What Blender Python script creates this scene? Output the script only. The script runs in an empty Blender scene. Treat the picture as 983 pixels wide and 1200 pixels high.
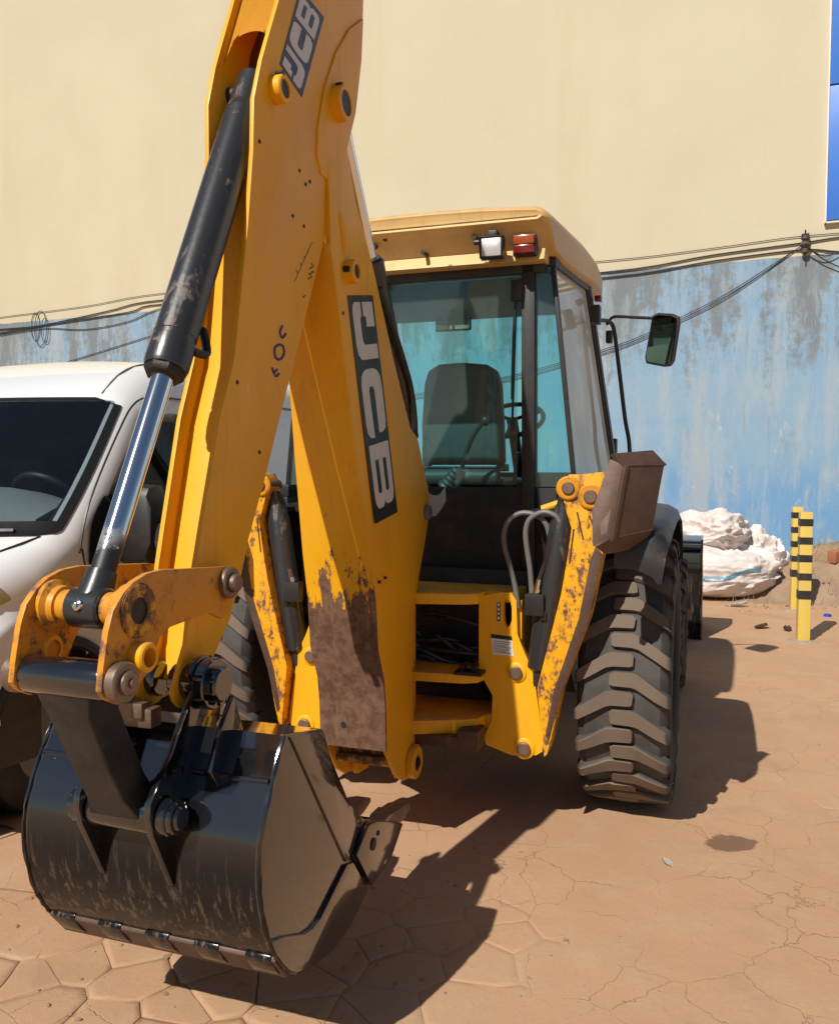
import bpy, bmesh, math, random
from mathutils import Vector, Matrix, noise
R_ = math.radians
S = bpy.context.scene
COL = S.collection
random.seed(7)

# ------------------------------------------------------------------ camera
FPX, HOR, CH = 1000.0, 545.0, 1.6           # focal length (px of a 1200 px tall picture), horizon row, eye height
PITCH = math.atan((600 - HOR) / FPX)
cam = bpy.data.cameras.new('camera'); camo = bpy.data.objects.new('camera', cam); COL.objects.link(camo)
cam.sensor_fit = 'VERTICAL'; cam.sensor_height = 36.0; cam.lens = 36.0 * FPX / 1200.0
cam.clip_start = 0.05; cam.clip_end = 500
camo.location = (0, 0, CH); camo.rotation_euler = (math.pi / 2 - PITCH, 0, 0)
S.camera = camo

# ------------------------------------------------------------------ light
SUN_EL = R_(44.5); SUN_H = (0.60, 0.80)       # horizontal direction in which the light travels
w = bpy.data.worlds.new('World'); S.world = w; w.use_nodes = True
wn = w.node_tree; bg = wn.nodes['Background']; sky = wn.nodes.new('ShaderNodeTexSky'); sky.sky_type = 'NISHITA'
sky.sun_disc = False; sky.sun_elevation = SUN_EL
sky.sun_rotation = math.atan2(-SUN_H[0], -SUN_H[1]) % (2 * math.pi)
wn.links.new(sky.outputs[0], bg.inputs[0]); bg.inputs[1].default_value = 0.052; sky.dust_density = .35; sky.ozone_density = 1.8; sky.air_density = 1.1
sl = bpy.data.lights.new('sun', 'SUN'); so = bpy.data.objects.new('sun', sl); COL.objects.link(so)
sl.energy = 4.7; sl.angle = R_(0.53); sl.color = (1.0, 0.95, 0.86)
so.rotation_euler = Vector((SUN_H[0] * math.cos(SUN_EL), SUN_H[1] * math.cos(SUN_EL), -math.sin(SUN_EL))).to_track_quat('-Z', 'Y').to_euler()
so.location = (-6, -8, 12)
S.view_settings.view_transform = 'Standard'; S.view_settings.look = 'None'
S.view_settings.exposure = 0.08; S.view_settings.gamma = 1.0; S.view_settings.use_curve_mapping = False
S.render.engine = 'CYCLES'

# ------------------------------------------------------------------ pixel -> place (a pixel gives a direction, a plane gives the distance)
cp, sp = math.cos(PITCH), math.sin(PITCH)
def ray(px, py):
    a, b = (px - 491.5) / FPX, -(py - 600) / FPX
    return Vector((a, cp + b * sp, -sp + b * cp))
def on_ground(px, py, z=0.0):
    r = ray(px, py); t = (z - CH) / r.z
    return Vector((r.x * t, r.y * t, z))
class Frame:
    def __init__(s, o, yaw):
        s.o = Vector((o[0], o[1], 0)); s.yaw = R_(yaw)
        s.r = Vector((math.cos(s.yaw), -math.sin(s.yaw), 0)); s.f = Vector((math.sin(s.yaw), math.cos(s.yaw), 0))
    def loc(s, p):
        d = Vector(p) - s.o; return Vector((d.dot(s.r), d.dot(s.f), d.z))
    def dirn(s, d): return Vector((d.dot(s.r), d.dot(s.f), d.z))
    def U(s, px, py, ax, v):
        c = s.loc((0, 0, CH)); d = s.dirn(ray(px, py))
        return c + d * ((v - c[ax]) / d[ax])
    def Ux(s, px, py, fn):                    # on the sloping side face x = fn(z)
        v = fn(1.5)
        for _ in range(12): p = s.U(px, py, 0, v); v = fn(p.z)
        return p
M = Frame((0.107, 4.41), 19.0)                # the backhoe loader: origin under the rear axle, +y forward, +x to its right

# ------------------------------------------------------------------ materials
MATS = {}
class NT:
    def __init__(s, name):
        m = bpy.data.materials.new(name); m.use_nodes = True; s.m = m; s.t = m.node_tree
        s.b = s.t.nodes['Principled BSDF']; s.out = s.t.nodes['Material Output']; MATS[name] = m
        s._c = None
    def n(s, typ, **kw):
        k = s.t.nodes.new('ShaderNode' + typ)
        for a, v in kw.items(): setattr(k, a, v)
        return k
    def put(s, sock, v):
        if hasattr(v, 'is_output') or isinstance(v, bpy.types.NodeSocket): s.t.links.new(v, sock)
        elif v is not None:
            if isinstance(v, (tuple, list)) and sock.type == 'RGBA' and len(v) == 3: v = (*v, 1)
            sock.default_value = v
    def co(s, kind='Object'):
        if s._c is None: s._c = s.n('TexCoord')
        return s._c.outputs[kind]
    def pos(s): return s.n('NewGeometry').outputs['Position']
    def mapv(s, v, scale=(1, 1, 1), rot=(0, 0, 0), loc=(0, 0, 0)):
        k = s.n('Mapping'); s.put(k.inputs[0], v); k.inputs['Scale'].default_value = scale; k.inputs['Rotation'].default_value = rot; k.inputs['Location'].default_value = loc
        return k.outputs[0]
    def noise(s, v, scale, detail=4, rough=.55, dist=0, col=False):
        k = s.n('TexNoise'); s.put(k.inputs['Vector'], v); s.put(k.inputs['Scale'], scale); k.inputs['Detail'].default_value = detail
        k.inputs['Roughness'].default_value = rough; k.inputs['Distortion'].default_value = dist
        return k.outputs[1 if col else 0]
    def vor(s, v, scale, feature='DISTANCE_TO_EDGE'):
        k = s.n('TexVoronoi', feature=feature); s.put(k.inputs['Vector'], v); k.inputs['Scale'].default_value = scale
        return k.outputs[0]
    def ramp(s, f, a, b, lo=0.0, hi=1.0):
        k = s.n('MapRange', interpolation_type='SMOOTHSTEP'); s.put(k.inputs[0], f)
        for i, v in zip((1, 2, 3, 4), (a, b, lo, hi)): s.put(k.inputs[i], v)
        return k.outputs[0]
    def math(s, op, a, b=None, clamp=False):
        k = s.n('Math', operation=op, use_clamp=clamp); s.put(k.inputs[0], a); s.put(k.inputs[1], b)
        return k.outputs[0]
    def mix(s, f, a, b):
        k = s.n('Mix', data_type='RGBA'); s.put(k.inputs[0], f); s.put(k.inputs[6], a); s.put(k.inputs[7], b)
        return k.outputs[2]
    def sep(s, v):
        k = s.n('SeparateXYZ'); s.put(k.inputs[0], v); return k.outputs
    def bump(s, h, strength=.3, dist=.01, nrm=None):
        k = s.n('Bump'); s.put(k.inputs['Height'], h); k.inputs['Strength'].default_value = strength; k.inputs['Distance'].default_value = dist
        if nrm is not None: s.put(k.inputs['Normal'], nrm)
        return k.outputs[0]
    def set(s, base=None, rough=None, metal=None, normal=None, coat=None, spec=None, croug=None):
        for key, v in (('Base Color', base), ('Roughness', rough), ('Metallic', metal), ('Normal', normal), ('Coat Weight', coat), ('Specular IOR Level', spec), ('Coat Roughness', croug)):
            if v is not None: s.put(s.b.inputs[key], v)
        return s.m

RUST = (0.105, 0.050, 0.032); DUST = (0.42, 0.235, 0.135)
def yellow(name, rust=0.0, wear_fn=None, base=(0.81, 0.395, 0.005), base2=(0.75, 0.345, 0.007), fade=0.0):
    t = NT(name); c = t.co()
    big = t.noise(c, 2.2, 3); fine = t.noise(c, 26, 8, .68); mid = t.noise(t.mapv(c, (7, 7, 2.2)), 1.6, 6, .7)
    col = t.mix(t.ramp(big, .35, .7), base, base2)
    dirt = t.math('MULTIPLY', t.ramp(mid, .52, .78), .30)
    col = t.mix(dirt, col, (0.36, 0.17, 0.03))
    col = t.mix(t.math('MULTIPLY', t.ramp(t.noise(t.mapv(c, (3, 3, 1.2), (0, 0, 0), (5, 2, 1)), 1.1, 5, .65), .45, .75), .22), col, (0.74, 0.43, 0.10))
    grime = t.ramp(t.noise(t.mapv(c, (30, 30, 1.6)), 1.0, 5, .7), .56, .74)
    col = t.mix(t.math('MULTIPLY', grime, .20), col, (0.20, 0.10, 0.03))
    scr = t.ramp(t.noise(t.mapv(c, (5, 70, 9), (.5, .3, .2)), 1.0, 4, .6), .70, .74)
    col = t.mix(t.math('MULTIPLY', scr, .45), col, (0.82, 0.62, 0.33))
    k = t.math('ADD', t.math('MULTIPLY', fine, .62), t.math('MULTIPLY', mid, .38))
    if wear_fn: k = t.math('ADD', k, wear_fn(t, c))
    lo = .715 - rust * .22
    msk = t.ramp(k, lo - .01, lo + .065)
    rc = t.mix(t.ramp(t.noise(c, 22, 6, .7), .35, .65), RUST, (0.20, 0.105, 0.065)); rc = t.mix(t.math('MULTIPLY', t.ramp(t.noise(t.mapv(c, (40, 40, 5)), 1.0, 5, .7), .55, .7), .5), rc, (0.28, 0.17, 0.115))
    col = t.mix(t.math('MULTIPLY', t.ramp(k, lo - .07, lo + .01), .55), col, (0.40, 0.165, 0.025))
    col = t.mix(msk, col, rc)
    speck = t.ramp(t.noise(c, 95, 3, .6), .73, .77)
    col = t.mix(t.math('MULTIPLY', speck, .75), col, (0.06, 0.03, 0.02))
    up = t.ramp(t.sep(t.n('NewGeometry').outputs['Normal'])[2], .55, .95)
    col = t.mix(t.math('MULTIPLY', t.math('MULTIPLY', up, t.ramp(t.noise(c, 9, 4), .3, .7)), .55), col, DUST)
    rgh = t.math('ADD', t.math('MULTIPLY', msk, .42), t.math('ADD', .40, t.math('MULTIPLY', mid, .16)))
    h = t.math('ADD', t.math('MULTIPLY', msk, -.6), t.math('MULTIPLY', t.noise(c, 14, 3), .35))
    return t.set(base=col, rough=rgh, normal=t.bump(h, .22, .004), coat=t.math('MULTIPLY', t.math('SUBTRACT', 1.0, msk), .06), croug=.2, spec=.38)
yellow('yellow_paint', 0.02)
yellow('yellow_clean', -0.22, base=(0.84, 0.405, 0.004), base2=(0.81, 0.380, 0.005))
yellow('yellow_worn', 0.68, lambda t, c: t.math('MULTIPLY', t.ramp(t.noise(c, 5.5, 5, .7), .48, .68), .10), base=(0.70, 0.29, 0.010), base2=(0.60, 0.235, 0.012))
def boom_wear(t, c):
    z = t.sep(c)[2]
    n1 = t.noise(t.mapv(c, (16, 16, 2.0)), 1.0, 5, .7)
    a = t.ramp(t.math('ADD', z, t.math('MULTIPLY', n1, -.75)), .92, .42)
    return t.math('ADD', t.math('MULTIPLY', a, .75), t.math('MULTIPLY', t.ramp(n1, .5, .75), .10))
yellow('yellow_boom_back', 0.02, boom_wear)
def leg_wear(t, c):
    n1 = t.noise(t.mapv(c, (9, 9, 4)), 2.2, 6, .75)
    return t.math('MULTIPLY', t.ramp(n1, .40, .62), .15)
yellow('yellow_leg', 0.50, leg_wear)
yellow('yellow_rubbed', 1.15)
yellow('cream_roof', -0.25, base=(0.68, 0.47, 0.205), base2=(0.64, 0.42, 0.16))

def simple(name, base, rough=.5, metal=0.0, vary=.25, scale=14, bump=.08, coat=0.0, dust=0.0, dustcol=DUST, spec=None):
    t = NT(name); c = t.co(); n1 = t.noise(c, scale, 5, .6)
    b2 = tuple(max(0, x * (1 - vary)) for x in base)
    col = t.mix(n1, base, b2)
    if dust:
        d = t.math('MULTIPLY', t.ramp(t.noise(c, scale * .45, 6, .7), .42, .75), dust)
        col = t.mix(d, col, dustcol)
    rg = t.math('ADD', rough - .08, t.math('MULTIPLY', n1, .16))
    if dust: rg = t.math('ADD', rg, t.math('MULTIPLY', d, .4), True)
    return t.set(base=col, rough=rg, metal=metal, normal=t.bump(t.noise(c, scale * 3, 4), bump, .003) if bump else None, coat=coat, spec=spec)
simple('rust_steel', (0.115, 0.062, 0.045), .52, .25, .5, 18, .35, dust=.25, dustcol=(.20, .12, .09))
simple('pin_steel', (0.30, 0.22, 0.17), .42, .7, .5, 40, .3, dust=.6, dustcol=(.26, .15, .09))
simple('dark_pin', (0.045, 0.035, 0.03), .45, .5, .4, 40, .3)
simple('black_plastic', (0.018, 0.018, 0.019), .45, 0, .3, 20, .1, dust=.06)
simple('black_matte', (0.012, 0.012, 0.013), .7, 0, .3, 20, .1, dust=.08)
simple('chassis_black', (0.014, 0.013, 0.013), .55, 0, .3, 8, .2, dust=.10)
simple('hose_rubber', (0.016, 0.016, 0.017), .38, 0, .3, 30, .15, dust=.10)
simple('hose_grey', (0.16, 0.16, 0.155), .45, 0, .3, 30, .1)
simple('seat_vinyl', (0.030, 0.036, 0.034), .5, 0, .25, 60, .2)
simple('cab_trim', (0.055, 0.06, 0.06), .55, 0, .25, 20, .1)
simple('decal_black', (0.012, 0.012, 0.013), .38, 0, .3, 30, .1, dust=.12, dustcol=(.3, .2, .1))
simple('decal_white', (0.62, 0.60, 0.60), .45, 0, .10, 30, .05, dust=.22, dustcol=(.33, .27, .22))
simple('sticker_white', (0.72, 0.70, 0.66), .5, 0, .06, 40, .03, dust=.1)
simple('sticker_grey', (0.30, 0.29, 0.28), .6, 0, .1, 40, .0)
simple('ink_blue', (0.045, 0.06, 0.28), .7, 0, .3, 60, .0)
simple('ink_black', (0.02, 0.02, 0.02), .7, 0, .3, 60, .0)
simple('lamp_orange', (0.36, 0.062, 0.010), .18, 0, .15, 40, .05, coat=.6)
simple('lamp_red', (0.17, 0.008, 0.007), .18, 0, .15, 40, .05, coat=.6)
simple('lamp_lens', (0.62, 0.62, 0.60), .14, .25, .25, 90, .5, coat=.8)
simple('wheel_yellow', (0.62, 0.27, 0.015), .5, 0, .3, 12, .2, dust=.6)
simple('chrome_trim', (0.75, 0.75, 0.76), .12, 1.0, .1, 30, .0)
simple('bollard_yellow', (0.70, 0.50, 0.10), .55, 0, .12, 10, .12, dust=.18, dustcol=(.42, .30, .17))
simple('bollard_black', (0.018, 0.018, 0.02), .5, 0, .3, 20, .1, dust=.10)
simple('cable_black', (0.018, 0.017, 0.017), .6, 0, .2, 30, .0)
simple('ceramic', (0.10, 0.085, 0.07), .5, 0, .4, 50, .1)
simple('panel_blue', (0.035, 0.17, 0.62), .45, 0, .10, 2, .02)
simple('brick_clay', (0.42, 0.15, 0.065), .85, 0, .35, 25, .4, dust=.3)
simple('concrete', (0.40, 0.30, 0.22), .9, 0, .3, 20, .5)
simple('pebble', (0.38, 0.25, 0.165), .9, 0, .5, 30, .4)
simple('paper_white', (0.62, 0.58, 0.52), .8, 0, .2, 30, .2)
simple('cap_blue', (0.03, 0.05, 0.45), .4, 0, .2, 30, .0)
simple('leaf_dry', (0.17, 0.095, 0.045), .8, 0, .5, 30, .2)
simple('straw', (0.42, 0.32, 0.13), .8, 0, .4, 8, .0)
simple('van_white', (0.76, 0.77, 0.78), .30, 0, .025, 3, .0, coat=.8, dust=.05, dustcol=(.5, .42, .36))
simple('van_black', (0.018, 0.018, 0.019), .45, 0, .3, 25, .10, dust=.05)
simple('van_dash', (0.34, 0.36, 0.35), .6, 0, .2, 20, .05)
simple('van_rubber', (0.020, 0.019, 0.019), .7, 0, .3, 25, .3, dust=.35, dustcol=(.12, .075, .05))
simple('black_worn', (0.013, 0.013, 0.014), .48, 0, .3, 18, .25, dust=.16, dustcol=(.16, .11, .08))
simple('seam', (0.012, 0.012, 0.012), .35, 0, .1, 20, .0)

def m_black_gloss():
    t = NT('bucket_black'); c = t.co()
    st = t.noise(t.mapv(c, (60, 60, 5)), 1.0, 5, .7); z = t.sep(c)[2]; y = t.sep(c)[1]
    low = t.ramp(z, .80, .60)
    scr = t.math('MULTIPLY', t.ramp(t.math('ADD', st, t.math('MULTIPLY', low, .13)), .64, .78), t.ramp(z, .75, .42))
    patch = t.math('MULTIPLY', t.ramp(t.noise(c, 9, 5, .65), .50, .75), t.math('MULTIPLY', low, .05))
    chip = t.ramp(t.noise(c, 55, 5, .7), .70, .74)
    d = t.math('MAXIMUM', t.math('MULTIPLY', scr, .42), patch); d = t.math('MAXIMUM', d, t.math('MULTIPLY', chip, .55))
    col = t.mix(d, (0.0075, 0.0078, 0.009), (0.23, 0.155, 0.095))
    rg = t.math('ADD', .09, t.math('ADD', t.math('MULTIPLY', d, .55), t.math('MULTIPLY', low, .10)))
    h = t.math('ADD', t.noise(c, 7, 4, .5), t.math('MULTIPLY', t.noise(c, 120, 3), .06))
    return t.set(base=col, rough=rg, normal=t.bump(h, .16, .010), coat=t.math('SUBTRACT', 1.0, t.math('MULTIPLY', low, .92)), croug=.05, spec=t.math('SUBTRACT', .75, t.math('MULTIPLY', low, .50)))
simple('bucket_side', (0.020, 0.0115, 0.0085), .16, 0, .3, 9, .06, coat=1.0, dust=.05, dustcol=(.20, .12, .08), spec=.9)  # reddish base and brown film paint in a reflection of sunlit ground
m_black_gloss().node_tree.nodes['Principled BSDF'].inputs['Coat IOR'].default_value = 1.62
def m_cyl():
    t = NT('cylinder_paint'); c = t.co()
    n1 = t.noise(t.mapv(c, (11, 11, 3.2)), 1.0, 6, .72, .4); n2 = t.noise(c, 40, 5, .7)
    side = t.ramp(t.sep(t.n('NewGeometry').outputs['Normal'])[1], .0, -.5)
    msk = t.math('MULTIPLY', t.ramp(t.math('ADD', t.math('MULTIPLY', n1, .8), t.math('MULTIPLY', n2, .2)), .548, .64), .70)
    col = t.mix(msk, (0.024, 0.025, 0.027), t.mix(n2, (0.15, 0.105, 0.085), (0.26, 0.21, 0.18)))
    return t.set(base=col, rough=t.math('ADD', .30, t.math('MULTIPLY', msk, .4)), normal=t.bump(t.math('SUBTRACT', n2, t.math('MULTIPLY', msk, .5)), .2, .003), coat=.3, croug=.25)
m_cyl()
def m_chrome():
    t = NT('chrome_rod'); c = t.co(); z = t.sep(c)[2]
    n = t.noise(c, 30, 5, .7)
    m = t.math('MULTIPLY', t.ramp(z, 1.47, 1.40), t.ramp(t.math('ADD', n, t.ramp(z, 1.46, 1.36, 0, .3)), .50, .56))
    col = t.mix(m, (0.78, 0.79, 0.82), (0.012, 0.011, 0.011))
    return t.set(base=col, rough=t.math('ADD', .09, t.math('MULTIPLY', m, .4)), metal=t.math('SUBTRACT', 1.0, m))
m_chrome()
def m_tyre(name, R, w):
    t = NT(name); c = t.co(); x, y, z = t.sep(c)[0:3]
    r = t.math('SQRT', t.math('ADD', t.math('MULTIPLY', y, y), t.math('MULTIPLY', z, z)))
    top = t.ramp(r, R - .022, R - .010)
    n1 = t.noise(c, 28, 6, .7); n2 = t.noise(c, 6, 4, .6)
    tread = t.ramp(r, R * .86, R * .91)
    col = t.mix(t.math('MULTIPLY', tread, t.ramp(n2, .25, .7, .35, .9)), (0.016, 0.015, 0.015), (0.082, 0.074, 0.067))
    col = t.mix(t.math('MULTIPLY', top, t.ramp(n1, .2, .6, .55, .95)), col, t.mix(n1, (0.225, 0.160, 0.110), (0.105, 0.078, 0.060)))
    return t.set(base=col, rough=.85, normal=t.bump(n1, .5, .004))
m_tyre('tyre_rear', .63, .45); m_tyre('tyre_front', .47, .33)

def m_glass(name, tint, dusty=.0, refl=1.0, ex=5.0, f0=.045):
    t = NT(name); c = t.co()
    tr = t.n('BsdfTransparent'); tr.inputs[0].default_value = (*tint, 1)
    gl = t.n('BsdfGlossy'); gl.inputs['Roughness'].default_value = .015
    lw = t.n('LayerWeight'); lw.inputs[0].default_value = .5
    fr = t.math('ADD', f0, t.math('MULTIPLY', t.math('POWER', lw.outputs['Facing'], ex), 1 - f0), True)
    m1 = t.n('MixShader'); t.put(m1.inputs[0], t.math('MULTIPLY', fr, refl)); t.put(m1.inputs[1], tr.outputs[0]); t.put(m1.inputs[2], gl.outputs[0])
    d1 = t.n('BsdfDiffuse'); d1.inputs[0].default_value = (.78, .83, .77, 1); d2 = t.n('BsdfTranslucent'); d2.inputs[0].default_value = (.72, .78, .72, 1)
    df = t.n('MixShader'); df.inputs[0].default_value = .2; t.put(df.inputs[1], d1.outputs[0]); t.put(df.inputs[2], d2.outputs[0])
    m2 = t.n('MixShader'); t.put(m2.inputs[0], t.ramp(t.noise(c, 3, 4), .2, .8, dusty * .7, dusty * 1.3)); t.put(m2.inputs[1], m1.outputs[0]); t.put(m2.inputs[2], df.outputs[0])
    t.t.links.new(m2.outputs[0], t.out.inputs[0]); t.t.nodes.remove(t.b)
m_glass('cab_glass', (.74, .95, .96), .04)
m_glass('cab_glass_front', (.70, .95, .95), .02)
m_glass('cab_glass_side', (.86, .96, .92), .66, 1.0, 1.4, .38)  # large pale diffuse share makes the side pane milky
m_glass('van_glass', (.56, .63, .66), .004, 1.0, 5.0, .09)
def m_van_side_glass():
    t = NT('van_side_glass'); return t.set(base=(.006, .007, .008), rough=.04, spec=.6)
m_van_side_glass()
def m_mirror():
    t = NT('mirror_glass'); return t.set(base=(.75, .77, .76), rough=.03, metal=1.0)
m_mirror()
def m_headlight():
    t = NT('headlight_glass'); c = t.co()
    return t.set(base=t.mix(t.noise(c, 9, 2), (.10, .22, .45), (.6, .65, .7)), rough=.06, metal=.75, coat=1.0)
m_headlight()

def m_wall():
    t = NT('wall_plaster'); c = t.co(); x, y, z = t.sep(c)[0:3]
    xz = t.mapv(c, (1, 0, 1))
    blot = t.noise(xz, .35, 5, .6); mold = t.noise(t.mapv(c, (.75, 0, .12)), 1.0, 5, .65)
    cream = t.mix(t.ramp(blot, .3, .75), (0.580, 0.528, 0.386), (0.540, 0.486, 0.350))
    cream = t.mix(t.math('MULTIPLY', t.ramp(mold, .50, .76), .42), cream, (0.50, 0.41, 0.28))
    cream = t.mix(t.math('MULTIPLY', t.ramp(t.noise(t.mapv(c, (14, 0, 1.2)), 1.0, 5, .6), .60, .74), .07), cream, (.30, .27, .20))
    # the painted lower band: several blues, peeled to chalky white, grey mould streaking down from its top edge
    pz = t.math('ADD', z, t.math('MULTIPLY', t.math('SUBTRACT', t.noise(xz, 1.1, 6, .65), .5), 2.3))
    blue = t.mix(t.ramp(pz, 2.1, .9), (0.245, 0.365, 0.475), (0.150, 0.300, 0.500))
    rect = t.n('TexBrick'); cb = t.n('CombineXYZ'); t.put(cb.inputs[0], x); t.put(cb.inputs[1], z); t.put(rect.inputs['Vector'], cb.outputs[0])
    rect.inputs['Scale'].default_value = .33; rect.inputs['Color1'].default_value = (0, 0, 0, 1); rect.inputs['Color2'].default_value = (1, 1, 1, 1); rect.inputs['Mortar'].default_value = (.9, .9, .9, 1)
    rect.inputs['Mortar Size'].default_value = .02; rect.offset = .37
    blue = t.mix(t.math('MULTIPLY', t.math('MULTIPLY', rect.outputs[0], t.ramp(z, 1.6, 2.6)), .45), blue, (0.19, 0.33, 0.50))
    blue = t.mix(t.math('MULTIPLY', t.ramp(t.noise(t.mapv(c, (1.7, 0, .45)), 1.0, 6, .7), .47, .62), .75), blue, (0.345, 0.39, 0.415))
    chalk = t.ramp(t.noise(t.mapv(c, (3.2, 0, 2.0)), 1.0, 8, .75), .585, .65)
    blue = t.mix(t.math('MULTIPLY', chalk, .70), blue, (0.49, 0.48, 0.445))
    hgt = t.ramp(z, 2.1, 4.3)
    st = t.noise(t.mapv(c, (1.15, 0, .20), (0, 0, 0), (3.7, 0, .3)), 1.0, 7, .68); fine = t.noise(xz, 7, 7, .75)
    k = t.math('ADD', t.math('MULTIPLY', st, .72), t.math('MULTIPLY', fine, .30))
    k = t.math('ADD', k, t.math('MULTIPLY', hgt, .13))
    mould = t.math('MULTIPLY', t.ramp(k, .57, .66), t.ramp(z, 1.2, 3.0))
    blue = t.mix(t.math('MULTIPLY', mould, .88), blue, t.mix(fine, (0.13, 0.14, 0.145), (0.23, 0.24, 0.24)))
    blue = t.mix(t.math('MULTIPLY', t.ramp(t.noise(t.mapv(c, (2.6, 0, .55)), 1.6, 8, .75), .50, .60), .42), blue, (0.345, 0.415, 0.465))
    blue = t.mix(t.math('MULTIPLY', t.ramp(t.noise(t.mapv(c, (9, 0, .8)), 1.0, 6, .7), .56, .68), t.ramp(z, 1.0, 3.5, .15, .55)), blue, (0.20, 0.22, 0.235))
    blue = t.mix(t.math('MULTIPLY', t.ramp(t.noise(xz, 16, 6, .75), .60, .68), .5), blue, (0.26, 0.30, 0.34))
    bare = t.ramp(t.math('ADD', t.noise(xz, 5, 8, .75), t.ramp(z, .9, .2, 0, .16)), .66, .70)
    blue = t.mix(bare, blue, (0.42, 0.38, 0.31))
    edge = t.math('GREATER_THAN', t.math('ADD', z, t.math('MULTIPLY', t.math('SUBTRACT', t.noise(xz, 3.5, 4), .5), .05)), 4.60)
    col = t.mix(edge, blue, cream)
    h = t.math('ADD', t.noise(xz, 1.3, 4), t.math('MULTIPLY', t.noise(xz, 22, 6, .7), .25)); h = t.math('ADD', h, t.math('MULTIPLY', chalk, -.2))
    return t.set(base=col, rough=.88, normal=t.bump(h, .35, .02), spec=.2)
m_wall()

def ground_mat(name, paver=False):
    t = NT(name); c = t.pos(); x, y, z = t.sep(c)[0:3]
    big = t.noise(c, .55, 5, .6); mid = t.noise(c, 3.2, 6, .65); fine = t.noise(c, 38, 6, .7)
    col = t.mix(t.ramp(big, .3, .7), (0.445, 0.262, 0.150), (0.490, 0.302, 0.180))
    col = t.mix(t.math('MULTIPLY', t.ramp(mid, .45, .75), .55), col, (0.50, 0.345, 0.225))
    col = t.mix(t.math('MULTIPLY', t.ramp(t.noise(c, 1.4, 5, .6), .52, .72), .40), col, (0.325, 0.190, 0.112))
    col = t.mix(t.math('MULTIPLY', t.ramp(fine, .56, .72), .28), col, (0.26, 0.155, 0.095))
    col = t.mix(t.math('MULTIPLY', t.ramp(t.noise(c, 120, 3), .66, .74), .35), col, (0.60, 0.44, 0.31))
    # the small oil stain and a few drips
    sx, sy = STAIN
    dx = t.math('SUBTRACT', x, sx); dy = t.math('SUBTRACT', y, sy)
    nn = t.math('MULTIPLY', t.math('SUBTRACT', t.noise(c, 7, 4, .6), .5), .26)
    rr = t.math('ADD', t.math('SQRT', t.math('ADD', t.math('MULTIPLY', dx, t.math('MULTIPLY', dx, 1.0)), t.math('MULTIPLY', t.math('MULTIPLY', dy, dy), 1.3))), nn)
    st = t.ramp(rr, .115, .09)
    col = t.mix(t.math('MULTIPLY', st, .72), col, (0.10, 0.050, 0.026))
    wrp = t.n('VectorMath', operation='ADD'); t.put(wrp.inputs[0], c); sc_ = t.n('VectorMath', operation='SCALE'); t.put(sc_.inputs[0], t.noise(c, 5, 4, .6, 0, True)); sc_.inputs['Scale'].default_value = .16; t.put(wrp.inputs[1], sc_.outputs[0])
    crk = t.math('MULTIPLY', t.ramp(t.vor(wrp.outputs[0], 3.4), .010, .0), t.ramp(t.noise(c, 1.7, 3), .44, .60))
    col = t.mix(t.math('MULTIPLY', crk, .55), col, (0.24, 0.140, 0.082))
    h = t.math('ADD', t.math('MULTIPLY', mid, .6), t.math('MULTIPLY', fine, .22)); h = t.math('SUBTRACT', h, t.math('MULTIPLY', crk, .35)); h = t.math('ADD', h, t.math('MULTIPLY', t.noise(c, 150, 3), .05))
    return t.set(base=col, rough=t.math('SUBTRACT', .92, t.math('MULTIPLY', st, .35)), normal=t.bump(h, .45, .018), spec=.2)
STAIN = on_ground(851, 988)[:2]
ground_mat('ground_dirt'); ground_mat('paver_stone')
def m_bag(name, a, b):
    t = NT(name); c = t.co()
    n = t.noise(c, 2.2, 5, .6); col = t.mix(t.ramp(n, .35, .7), a, b)
    col = t.mix(t.math('MULTIPLY', t.ramp(t.noise(c, 5, 5, .65), .55, .75), .35), col, (.50, .33, .24))
    return t.set(base=col, rough=.6, normal=t.bump(t.noise(c, 6, 5, .55, .8), .28, .03), spec=.3)
m_bag('bag_fabric', (.70, .655, .625), (.62, .545, .505)); m_bag('bag_fabric_pink', (.69, .615, .58), (.58, .49, .445))
simple('bag_stripe', (.10, .33, .52), .6, 0, .3, 8, .2, dust=.3, dustcol=(.6, .5, .45))
simple('soil_heap', (.36, .235, .15), .95, 0, .4, 7, .9, dust=.4, dustcol=(.46, .34, .23))

# ------------------------------------------------------------------ mesh helpers
def sharpen(bm, deg=34):
    for f in bm.faces: f.smooth = True
    c = R_(deg)
    for e in bm.edges:
        e.smooth = len(e.link_faces) == 2 and e.calc_face_angle(9) < c
def obj(name, bm, mat, parent=None, loc=None, bevel=0.0, seg=2, smooth=True, deg=34):
    bmesh.ops.recalc_face_normals(bm, faces=bm.faces[:])
    if bevel:
        ed = [e for e in bm.edges if len(e.link_faces) == 2 and e.calc_face_angle(0) > R_(38)]
        bmesh.ops.bevel(bm, geom=ed, offset=bevel, segments=seg, affect='EDGES', clamp_overlap=True, profile=.6)
    if smooth: sharpen(bm, deg)
    me = bpy.data.meshes.new(name); bm.to_mesh(me); bm.free()
    me.materials.append(MATS[mat]); o = bpy.data.objects.new(name, me); COL.objects.link(o)
    if parent: o.parent = parent
    if loc is not None: o.location = loc
    return o
def tag(o, label=None, cat=None, group=None, kind=None):
    for k, v in (('label', label), ('category', cat), ('group', group), ('kind', kind)):
        if v: o[k] = v
    return o
def empty(name, loc, yaw=0.0):
    o = bpy.data.objects.new(name, None); COL.objects.link(o); o.location = loc; o.rotation_euler = (0, 0, yaw); o.empty_display_size = .2
    return o
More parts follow.
